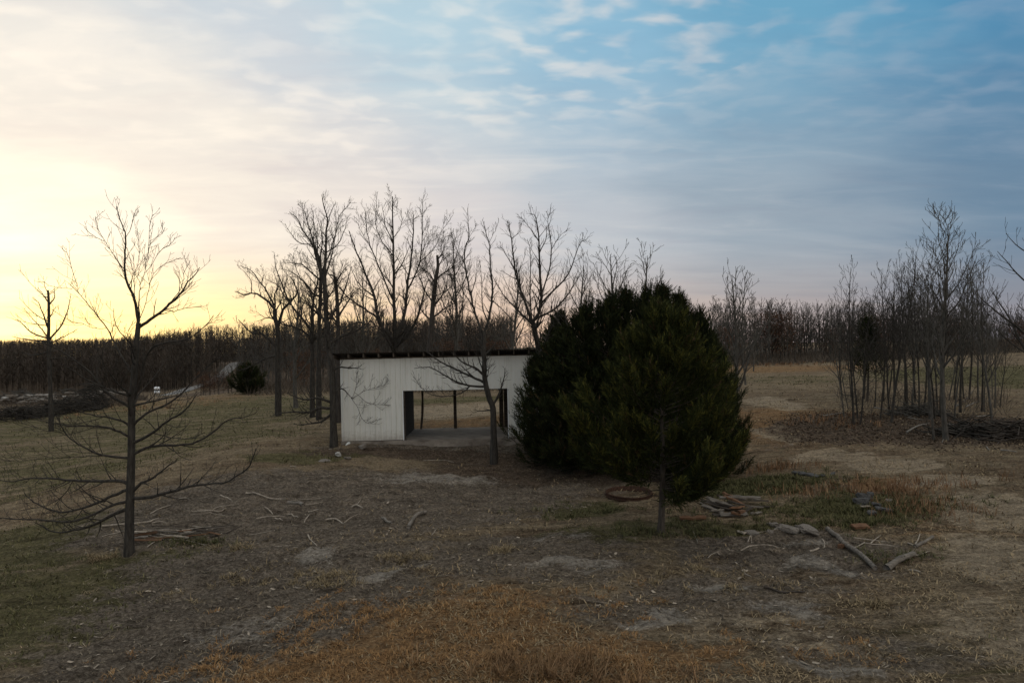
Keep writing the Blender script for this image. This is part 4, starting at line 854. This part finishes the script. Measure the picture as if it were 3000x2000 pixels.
def board(px, py, L, w, t, az, tilt, lift, mat, label, group, name='board', cat='board'):
    q = hit(px, py); m = MB(); k = 5; xs = np.linspace(-L/2, L/2, k); v = []; f = []
    for i, x in enumerate(xs):
        ww = w*(1+srng.normal(0, .12)); zz = srng.normal(0, t*.25)
        v += [(x+srng.normal(0, .02), -ww/2, zz), (x+srng.normal(0, .02), ww/2, zz+srng.normal(0, t*.3)), (x, ww/2, zz+t), (x, -ww/2, zz+t+srng.normal(0, t*.2))]
    for i in range(k-1):
        a = i*4
        for e in range(4): f.append((a+e, a+(e+1) % 4, a+4+(e+1) % 4, a+4+e))
    f += [(3, 2, 1, 0), (k*4-4, k*4-3, k*4-2, k*4-1)]
    o = link(name, m.add(v, f).mesh(name), MAT[mat]); o.location = (q[0], q[1], gzf(q[0], q[1])+lift); o.rotation_euler = (srng.normal(0, .25), tilt, az)
    return tag(o, label, cat, group)
WG = 'rotten boards of the wood pile right of the cedar trunk'; WL = 'rotten grey board in the wood pile right of the cedar trunk'
for px, py, L, w, az, ti, li in [(2098,1492,.95,.16,-.75,.10,.12),(2110,1488,.9,.13,-.8,.14,.17),(2122,1494,.85,.15,-.7,.12,.13),(2088,1500,.7,.10,-.85,.15,.08),(2135,1498,.8,.12,-.65,.10,.14),
    (2168,1483,1.2,.12,-.05,-.02,.26),(2205,1484,.9,.10,-.08,.03,.16),(2150,1512,.8,.12,.1,0,.05),(2190,1502,.5,.10,.7,-.1,.10),(2180,1474,.9,.12,-.35,.08,.16),(2120,1512,.6,.14,.0,.0,.03),(2150,1470,.7,.12,-.2,.06,.14),(2240,1490,.5,.10,.1,0,.06),(2100,1505,.5,.09,.5,.1,.10),(2130,1482,.6,.10,-.5,.2,.22),(2200,1495,.7,.09,-.3,.05,.12),(2160,1496,.6,.10,-.9,.05,.18),(2075,1490,.5,.08,-.6,.2,.10),(2215,1508,.4,.08,.4,0,.05),(2180,1516,.35,.08,.9,.1,.06)]:
    board(px, py, L, w, .035, az, ti, li, 'wood_dark' if srng.uniform() < .45 else 'wood', WL, WG)
for px, py, L, w, az, ti, li in [(2150,1490,.75,.11,-1.0,.15,.22),(2160,1505,.5,.12,.3,.05,.16),(2172,1512,.45,.10,.9,.1,.10),(2140,1476,.5,.10,-.9,.2,.24),(2158,1516,.3,.12,-.2,0,.06)]:
    board(px, py, L, w, .05, az, ti, li, 'bark_strip', 'orange rotten wood chunk in the pile right of the cedar trunk', 'orange chunks of the wood pile', 'wood_chunk', 'wood')
board(2030, 1521, .75, .13, .06, .08, 0, .04, 'bark_strip', 'long orange-brown bark slab just right of the cedar trunk', None, 'bark_slab', 'bark')
board(2172, 1566, .3, .09, .03, 1.9, 0, .05, 'stick', 'pale bark sliver left of the grey stones', None, 'bark_slab', 'bark')
board(2520, 1548, .45, .16, .06, .15, 0, .05, 'bark_strip', 'curled yellow-brown wood chunk below the dark stump', None, 'wood_chunk', 'wood')
board(2470, 1600, .2, .14, .08, .5, 0, .05, 'bark_strip', 'small orange rotten chunk beside the long grey log', None, 'wood_chunk', 'wood')
TG = 'bark and branch scraps heaped beside the left tree'
for i in range(34):
    px = srng.uniform(400, 625); py = 1583-(px-400)*.10+srng.normal(0, 11)
    board(px, py, srng.uniform(.3, 1.1), srng.uniform(.02, .07), .022, srng.normal(.12, .38), srng.normal(0, .04), srng.uniform(.03, .2), ['wood', 'wood', 'bark_strip', 'wood_dark', 'stick', 'wood_dark'][int(srng.integers(0, 6))],
          'thin strip of old wood heaped at the foot of the left tree', TG, 'wood_strip', 'wood')
for pix, r in [([(425,1566),(480,1578),(530,1586),(600,1595)],.018),([(300,1545),(400,1542),(440,1531)],.03),([(395,1542),(440,1534),(465,1522)],.028),([(430,1610),(450,1597),(461,1584)],.02),([(590,1551),(612,1549),(632,1540)],.03),
               ([(595,1544),(612,1551)],.025),([(440,1505),(465,1490),(500,1478)],.02),([(445,1540),(485,1535)],.022),([(340,1560),(420,1570)],.02),([(300,1575),(370,1560)],.018)]:
    stick(pix, r, 'bare branch lying in the scrap heap by the left tree', TG, 'stick', 'branch', 1.2, 'branch')

def stone_mesh(seed, flat=.6):
    r = rs(seed); m = MB(); nu, nv = 10, 7; v = []
    f1 = r.uniform(0, 6, 6)
    for j in range(nv+1):
        th = math.pi*j/nv
        for i in range(nu):
            a = 2*math.pi*i/nu; k = 1+.18*math.sin(2*a+f1[0])+.14*math.sin(3*a+f1[1]+2*th)+.12*math.cos(3*th+f1[2]+a)+r.normal(0, .05)
            x, y, z = math.sin(th)*math.cos(a)*k, math.sin(th)*math.sin(a)*k, math.cos(th)*k*flat
            v.append((max(-.85, min(.9, x)), max(-.8, min(.85, y)), max(-.5, min(.42, z))))
    f = [(j*nu+i, (j+1)*nu+i, (j+1)*nu+(i+1) % nu, j*nu+(i+1) % nu) for j in range(nv) for i in range(nu)]
    return m.add(v, f).mesh('stone')
STM = [stone_mesh(i, .55+.07*i) for i in range(6)]
def stone(px, py, r, label, group=None, mat='stone', sc=(1, .8, .8), d=None, lift=.15, rz=None):
    q = hit(px, py) if d is None else np.array([d*(px-CX)/FPX, d, 0]); me = STM[int(srng.integers(0, 6))]
    key = me.name+mat
    if key not in bpy.data.meshes: k = me.copy(); k.name = key; k.materials.append(MAT[mat])
    o = link('stone', bpy.data.meshes[key]); o.location = (q[0], q[1], gzf(q[0], q[1])+r*lift); o.scale = (r*sc[0], r*sc[1], r*sc[2]); o.rotation_euler = (srng.normal(0, .15), srng.normal(0, .15), srng.uniform(0, 6) if rz is None else rz)
    return tag(o, label, 'stone', group)
stone(2265,1540,.17,'dark flat stone at the left end of the stone row'); stone(2308,1553,.30,'widest pale stone in the row left of the long log', sc=(1.2,.8,.7)); stone(2366,1557,.27,'rounded stone beside the upper end of the long log', sc=(1.1,.9,.8))
stone(2204,1565,.18,'low grey stone half sunk in soil, left of the stone row', sc=(1.2,.8,.6)); stone(2256,1558,.13,'small brown stone under the dark flat stone'); stone(2375,1572,.16,'thin stone slab below the rounded stone', sc=(1.6,.8,.5)); stone(2340,1545,.14,'small stone between the two largest stones of the row')
stone(991,1334,.17,'pale block of stone on the bank below the shed corner', mat='stone_pale', sc=(.9,.8,1.3)); stone(968,1313,.10,'small white block beside the shed corner tree', mat='stone_pale'); stone(1371,1297,.08,'small pale stone on the slab edge below the doorway')
stone(1062,1318,.22,'grey lump of stone on the bank below the white wall'); stone(1018,1345,.22,'low grey stone on the bank below the drain pipe', sc=(1.3,.8,.5)); stone(950,1352,.2,'low stone left of the pale block on the bank', sc=(1.3,.8,.5))
DG = 'dark lumps of the burnt stump pile'
for px, py, r, sc in [(2535,1462,.24,(1.3,.6,.9)),(2528,1478,.26,(1.2,.7,.8)),(2570,1486,.22,(1.4,.6,.6)),(2590,1500,.2,(1.3,.7,.5)),(2555,1505,.16,(1.4,.7,.5)),(2550,1455,.18,(.9,.6,1.1))]:
    stone(px, py, r, 'dark charred lump in the stump pile amid the green grass', DG, 'stone_dark', sc, None, .35, .3+srng.normal(0, .3))
stone(2604,1464,.10,'pinkish stone behind the dark stump pile'); board(2535,1489,.3,.12,.03,.2,.1,.08,'stick','pale split chip against the dark stump pile',None,'wood_chunk','wood')
for px, py, r in [(2410,1395,.12),(2345,1392,.2),(2380,1398,.18),(2440,1390,.10)]: stone(px, py, r, 'dark clod beside the worn track beyond the green grass', 'clods beside the track', 'stone_dark', (1.5,.8,.5))
# pale stones of the heap across the left field and brush in front of it
PG = 'pale stones of the heap beyond the left field'
for i in range(90):
    px = srng.uniform(10, 375); py = 1172-px*.035+srng.uniform(-14, 8); d = srng.uniform(84, 92); x = d*(px-CX)/FPX
    o = stone(px, py, srng.uniform(.2, .55), 'pale flat stone in the long heap beyond the left field', PG, 'stone_pale' if srng.uniform() < .2 else 'stone', (1.5,.9,.55), d); o.location.z = CAMZ-d*(py-CY)/FPX if (CAMZ-d*(py-CY)/FPX) > o.location.z-.2 else o.location.z
def brush_pile(label, x, y, L, W, H, n, seed, mat, group, rz=0.0, rr=(.012, .04)):
    r = rs(seed); pol = []
    for _ in range(n):
        px, py = r.uniform(-.5, .5)*L, r.normal(0, .22)*W; h = H*max(.05, 1-(2*px/L)**2)*r.uniform(0, 1)*max(.15, 1-(py/W)**2*2)
        a = r.normal(0, .6)+(math.pi if r.uniform() < .5 else 0); e = r.normal(.05, .3); ll = r.uniform(.5, 1.9); dv = np.array([math.cos(a)*math.cos(e), math.sin(a)*math.cos(e), math.sin(e)])
        c = np.array([px, py, h]); q = np.array([c-dv*ll/2, c+r.normal(0, .06, 3), c+dv*ll/2+r.normal(0, .08, 3)]); q[:, 2] = np.maximum(q[:, 2], -.05); rad = r.uniform(*rr)*np.array([1, .8, .35]); pol.append((q, rad))
    o = link('brush_pile', tubes_mesh('brush_pile', pol, (0, 0, 0), 4), MAT[mat]); o.location = (x, y, gzf(x, y)); o.rotation_euler = (0, 0, rz); return tag(o, label, 'brush pile', group)
q = hit(2870, 1275); brush_pile('heap of torn branches and roots at the right edge of the grove', q[0], q[1], 3.6, 1.6, .6, 260, 1, 'bark', None)
q = hit(2975, 1285); brush_pile('darker branch heap touching the right edge of the picture', q[0], q[1], 2.6, 1.5, .7, 170, 2, 'wood_dark', None)
q = hit(2690, 1215); brush_pile('flat pile of logs and branches between the grove stems', q[0], q[1], 2.6, 1.2, .55, 150, 3, 'bark_grey', None)
q = hit(60, 1228); brush_pile('dark brush row at the near edge of the left field, left end', q[0], q[1], 7, 1.6, 1.0, 330, 4, 'bark', None, .1, (.015, .05))
q = hit(200, 1210); brush_pile('dark brush row at the near edge of the left field, right end', q[0], q[1], 6, 1.6, 1.2, 330, 5, 'bark', None, .15, (.015, .05))
q = hit(265, 1195); brush_pile('rounded bush-like tangle at the end of the brush row', q[0], q[1], 2.6, 2.0, 2.2, 260, 6, 'bark', None, .1, (.012, .04))
for i, (px, d, L) in enumerate([(60, 92, 9), (200, 93, 9), (330, 94, 9)]):
    x = d*(px-CX)/FPX; brush_pile(['left', 'middle', 'right'][i]+' stretch of branches heaped over the pale stones across the left field', x, d, L, 2.2, 2.0, 320, 10+i, 'bark_grey', 'branch heaps over the pale stones', 0, (.02, .06))

# rusty steel ring lying left of the cedar trunk
def build_ring():
    q = hit(1842, 1452); n = 44; prof = [(.74, .02), (.80, .0), (.82, .05), (.80, .17), (.83, .205), (.80, .215), (.775, .19), (.775, .05)]
    v = []; f = []; k = len(prof); r = rs(5)
    for i in range(n):
        a = 2*math.pi*i/n; w = 1+.012*math.sin(3*a)+r.normal(0, .004)
        v += [(math.cos(a)*p*w, math.sin(a)*p*w, z+.012*math.sin(2*a+1)) for p, z in prof]
    f = [(i*k+j, ((i+1) % n)*k+j, ((i+1) % n)*k+(j+1) % k, i*k+(j+1) % k) for i in range(n) for j in range(k)]
    root = empty('steel_ring', (q[0], q[1], gzf(q[0], q[1])-.03), 'rusty steel ring lying flat on the grass left of the cedar trunk', 'ring'); root.rotation_euler = (R(2), R(-2), .3); root.scale = (.92, .92, .9)
    link('rim', MB().add(v, f).mesh('rim', True), MAT['rust'], root)
    v = []; f = []
    for i in range(n):
        a = 2*math.pi*i/n; v += [(math.cos(a)*p, math.sin(a)*p, z) for p, z in ((.845, .09), (.855, .10), (.855, .125), (.835, .13))]
    f = [(i*4+j, ((i+1) % n)*4+j, ((i+1) % n)*4+(j+1) % 4, i*4+(j+1) % 4) for i in range(n) for j in range(4)]
    link('flange', MB().add(v, f).mesh('flange', True), MAT['rust'], root)
build_ring()
# small white tank on a stand by the gravel road
def build_tank():
    d = 128.0; x = d*(460-CX)/FPX; z = CAMZ-d*(1150-CY)/FPX; g = gzf(x, d)
    o = empty('feed_bin', (x, d, g), 'small white bin with a dark band beside the distant gravel road', 'bin')
    def lathe(name, prof, mat, n=20):
        v = []; f = []
        for i in range(n):
            a = 2*math.pi*i/n; v += [(math.cos(a)*r, math.sin(a)*r, h) for r, h in prof]
        k = len(prof); f = [(i*k+j, ((i+1) % n)*k+j, ((i+1) % n)*k+j+1, i*k+j+1) for i in range(n) for j in range(k-1)]
        link(name, MB().add(v, f).mesh(name, True), MAT[mat], o)
    b = z-g+.05
    lathe('base', [(.0, b-.1), (.50, b-.1), (.50, b+.30), (.0, b+.30)], 'white_paint'); lathe('band', [(.46, b+.29), (.47, b+.52)], 'dark_band')
    lathe('body', [(.0, b+.52), (.50, b+.52), (.51, b+.90), (.42, b+1.02), (.2, b+1.07), (0, b+1.08)], 'white_paint')
    for i in range(4):
        a = i*math.pi/2+.78; m = MB(); m.tube([(math.cos(a)*.42, math.sin(a)*.42, -.1), (math.cos(a)*.42, math.sin(a)*.42, b-.05)], [.04, .04], 6); link('leg', m.mesh('leg'), MAT['dark_band'], o)
build_tank()

# ------------------------------------------------------------------ grass, sedge and chips
def blades(name, label, seed, X, Y, L, W, lay, c0, c1, dark=.55, cat='grass'):
    r = rs(seed); n = len(X); Z = gz(X, Y)-.012; p = np.stack([X, Y, Z], -1); az = r.uniform(0, 6.28, n)
    s = lay; dr = unit_rows(np.stack([np.cos(az)*s, np.sin(az)*s, np.ones(n)], -1)); q = np.stack([-np.sin(az), np.cos(az), np.zeros(n)], -1)*W[:, None]
    mid = p+dr*(L*.55)[:, None]; tip = p+dr*L[:, None]; tip[:, 2] -= L*.12*s
    V = np.stack([p-q, p+q, mid+q*.8, mid-q*.8, tip], 1).reshape(-1, 3); i = np.arange(n)*5
    F = np.concatenate([np.stack([i, i+1, i+2], -1), np.stack([i, i+2, i+3], -1), np.stack([i+3, i+2, i+4], -1)])
    t = r.uniform(0, 1, (n, 1)); c = (np.array(c0)*(1-t)+np.array(c1)*t)*r.uniform(dark, 1.0, (n, 1))
    o = link(name, mesh_from(name, V, F, False, np.repeat(c, 5, 0)), MAT['blade']); tag(o, label, cat, None, 'stuff')
def scatter(seed, n, d0, d1, w=1.0):
    r = rs(seed); d = d0*(d1/d0)**r.uniform(0, 1, n); return d*r.uniform(-w, w, n), d, r
def not_barn(x, y): return ~((x > BX0-.1) & (x < BX0+BW+.1) & (y > BY0-.1) & (y < BY0+BD+.1))
def build_grass():
    X, Y, r = scatter(1, 270000, 9.0, 75, .95); z = zone(X, Y); tuft = fbm(X*1.7, Y*1.7, 31, 3)
    keep = not_barn(X, Y) & (r.uniform(0, 1, len(X)) < np.clip(.10+2.4*(tuft-.40), .05, 1)*(1-.92*np.clip(z['soil']*1.15+z['pale']*1.2, 0, 1))*(1-.5*np.clip(z['litter'], 0, 1))*(1-.25*np.clip(z['rust']*1.2-.2, 0, 1)))
    g = z['green']*1.1+(fbm(X*.8, Y*.8, 44, 3)-.5)*1.2; isg = keep & (g > .45); ist = keep & ~isg
    x, y = X[ist], Y[ist]; n = len(x); blades('dead_grass', 'flattened straw-coloured grass over the clearing and fields', 2, x, y, r.uniform(.06, .20, n), .0035+.00045*y*r.uniform(.7, 1.3, n), r.uniform(.9, 3.2, n), (.20, .145, .085), (.40, .31, .185))
    x, y = X[isg], Y[isg]; n = len(x); blades('green_grass', 'short green grass growing in patches', 3, x, y, r.uniform(.06, .20, n), .0035+.00045*y*r.uniform(.7, 1.3, n), r.uniform(.5, 2.0, n), (.065, .068, .027), (.17, .155, .075))
    # rust-coloured bunch grass: clumps
    def clumps(seed, spots, per, Lr, lay, c0, c1, name, label, sig=.07):
        r = rs(seed); XX, YY = [], []
        for px, py, rx, ry, k in spots:
            q = hit(px, py); cx = q[0]+r.normal(0, .5, k)*rx; cy = q[1]+r.normal(0, .5, k)*ry; per_ = r.integers(int(per*.5), int(per*1.4), k)
            XX.append(np.repeat(cx, per_)); YY.append(np.repeat(cy, per_))
        x = np.concatenate(XX); y = np.concatenate(YY); n = len(x); x = x+r.normal(0, sig, n); y = y+r.normal(0, sig, n); blades(name, label, seed+1, x, y, r.uniform(*Lr, n), .003+.0003*y*r.uniform(.7, 1.3, n), r.uniform(*lay, n), c0, c1)
    clumps(10, [(1250,1900,4.4,1.9,240),(1650,1960,3.0,.9,110),(950,1960,2.4,.8,80),(1480,1770,3.0,1.2,70),(1150,1790,2.5,.9,70),(2300,1900,3,1,22),(1900,1950,2,.7,30),(600,1960,1.5,.4,20)], 32, (.06, .19), (.7, 3.4), (.16, .082, .036), (.42, .255, .115), 'rust_grass', 'orange-brown bunch grass across the bottom of the picture')
    clumps(14, [(1620,1970,1.6,.6,44)], 26, (.2, .5), (.3, 1.6), (.13, .08, .04), (.32, .20, .11), 'tall_rust_grass', 'tall reddish grass clump at the bottom, right of centre')
    clumps(18, [(2640,1430,2.4,.9,110),(2700,1490,1.2,.9,50),(2260,1375,1.4,.6,40),(2400,1440,2.2,.7,40),(2250,1068,10,5,160),(2420,1240,3,2,40),(450,1190,8,3,25)], 9, (.15, .42), (.2, 1.0), (.17, .095, .05), (.34, .21, .12), 'broomsedge', 'tall wispy reddish broomsedge standing at the right of the clearing', .10)
    clumps(22, [(2230,1425,2.8,1.1,280),(2500,1490,3.4,1.1,280),(2420,1540,2.5,.5,80),(1720,1500,2.0,1.0,40),(2620,1640,1.5,.5,30),(2000,1560,2,.6,60),(560,1592,1.2,.3,40),(2540,1530,.8,.3,40)], 18, (.08, .26), (.4, 1.9), (.055, .062, .025), (.16, .148, .07), 'tall_green_grass', 'longer green grass around the wood pile and stump')
    clumps(26, [(2560,1772,.22,.15,9),(1180,1640,.6,.2,14),(1470,1610,.3,.3,12),(2050,1690,2,1,20),(700,1610,.5,.3,10),(960,1700,1.2,.5,22),(300,1640,.4,.2,14),(700,1700,2.5,1.5,26)], 34, (.08, .24), (.6, 3.0), (.15, .112, .062), (.38, .30, .18), 'straw_tufts', 'pale dry straw tufts on the bare soil', .08)
    # loose straw stems and pale chips on the soil
    X, Y, r = scatter(40, 24000, 9.5, 34, .9); k = not_barn(X, Y); X, Y = X[k], Y[k]; n = len(X)
    blades('loose_straw', 'loose straw stems strewn over the soil', 41, X, Y, r.uniform(.10, .30, n), .003+.00018*Y, r.uniform(4, 14, n), (.20, .16, .11), (.46, .39, .28), .35)
    X, Y, r = scatter(50, 1500, 9.5, 30, .9); z = zone(X, Y); k = (z['soil'] > .35) & not_barn(X, Y) & (Y < 29.5); X, Y = X[k], Y[k]; n = len(X); Z = gz(X, Y)+.012
    a = r.uniform(0, 3.14, n); L = r.uniform(.02, .075, n); w = L*r.uniform(.25, .6, n); u = np.stack([np.cos(a), np.sin(a), r.normal(0, .15, n)], -1)*L[:, None]; v = np.stack([-np.sin(a), np.cos(a), r.normal(0, .2, n)], -1)*w[:, None]; p = np.stack([X, Y, Z], -1)
    up = np.array([0, 0, .012]); V = np.stack([p-u-v, p+u-v*.6, p+u*.8+v, p-u*.7+v, p+up], 1).reshape(-1, 3); i = np.arange(n)*5
    F = np.concatenate([np.stack([i, i+1, i+4], -1), np.stack([i+1, i+2, i+4], -1), np.stack([i+2, i+3, i+4], -1), np.stack([i+3, i, i+4], -1)])
    c = np.array([.30, .255, .20])*r.uniform(.3, 1.2, (n, 1)); o = link('wood_chips', mesh_from('wood_chips', V, F, False, np.repeat(c, 5, 0)), MAT['blade']); tag(o, 'small pale wood chips and pebbles strewn over the soil', 'chips', None, 'stuff')
    # short dark and grey twig litter
    X, Y, r = scatter(60, 16000, 9.5, 32, .9); z = zone(X, Y); k = not_barn(X, Y) & (r.uniform(0, 1, len(X)) < .35+.65*z['soil'].clip(0, 1)); X, Y = X[k], Y[k]; n = len(X)
    blades('twig_litter', 'short dark twigs and bark bits littering the soil', 61, X, Y, r.uniform(.06, .30, n), .004+.00030*Y, r.uniform(5, 16, n), (.035, .028, .022), (.16, .135, .11), .6, 'twigs')
    # fallen leaves under the grove
    X = r.uniform(11, 24, 16000); Y = r.uniform(25, 42, 16000); z = zone(X, Y); k = r.uniform(0, 1, len(X)) < z['litter']; X, Y = X[k], Y[k]; n = len(X); p = np.stack([X, Y, gz(X, Y)+.015], -1)
    a = unit_rows(r.normal(0, 1, (n, 3))*np.array([1, 1, .5]))*.06; b = unit_rows(np.cross(a, r.normal(0, 1, (n, 3))))*.035
    V = np.stack([p-a, p+b, p+a, p-b], 1).reshape(-1, 3); c = (np.array([.040, .029, .021])+np.array([.10, .075, .054])*r.uniform(0, 1, (n, 1)))
    o = link('leaf_litter', mesh_from('leaf_litter', V, np.arange(n*4).reshape(-1, 4), False, np.repeat(c, 4, 0)), MAT['blade']); tag(o, 'brown fallen leaves under the right grove', 'leaves', None, 'stuff')
build_grass()
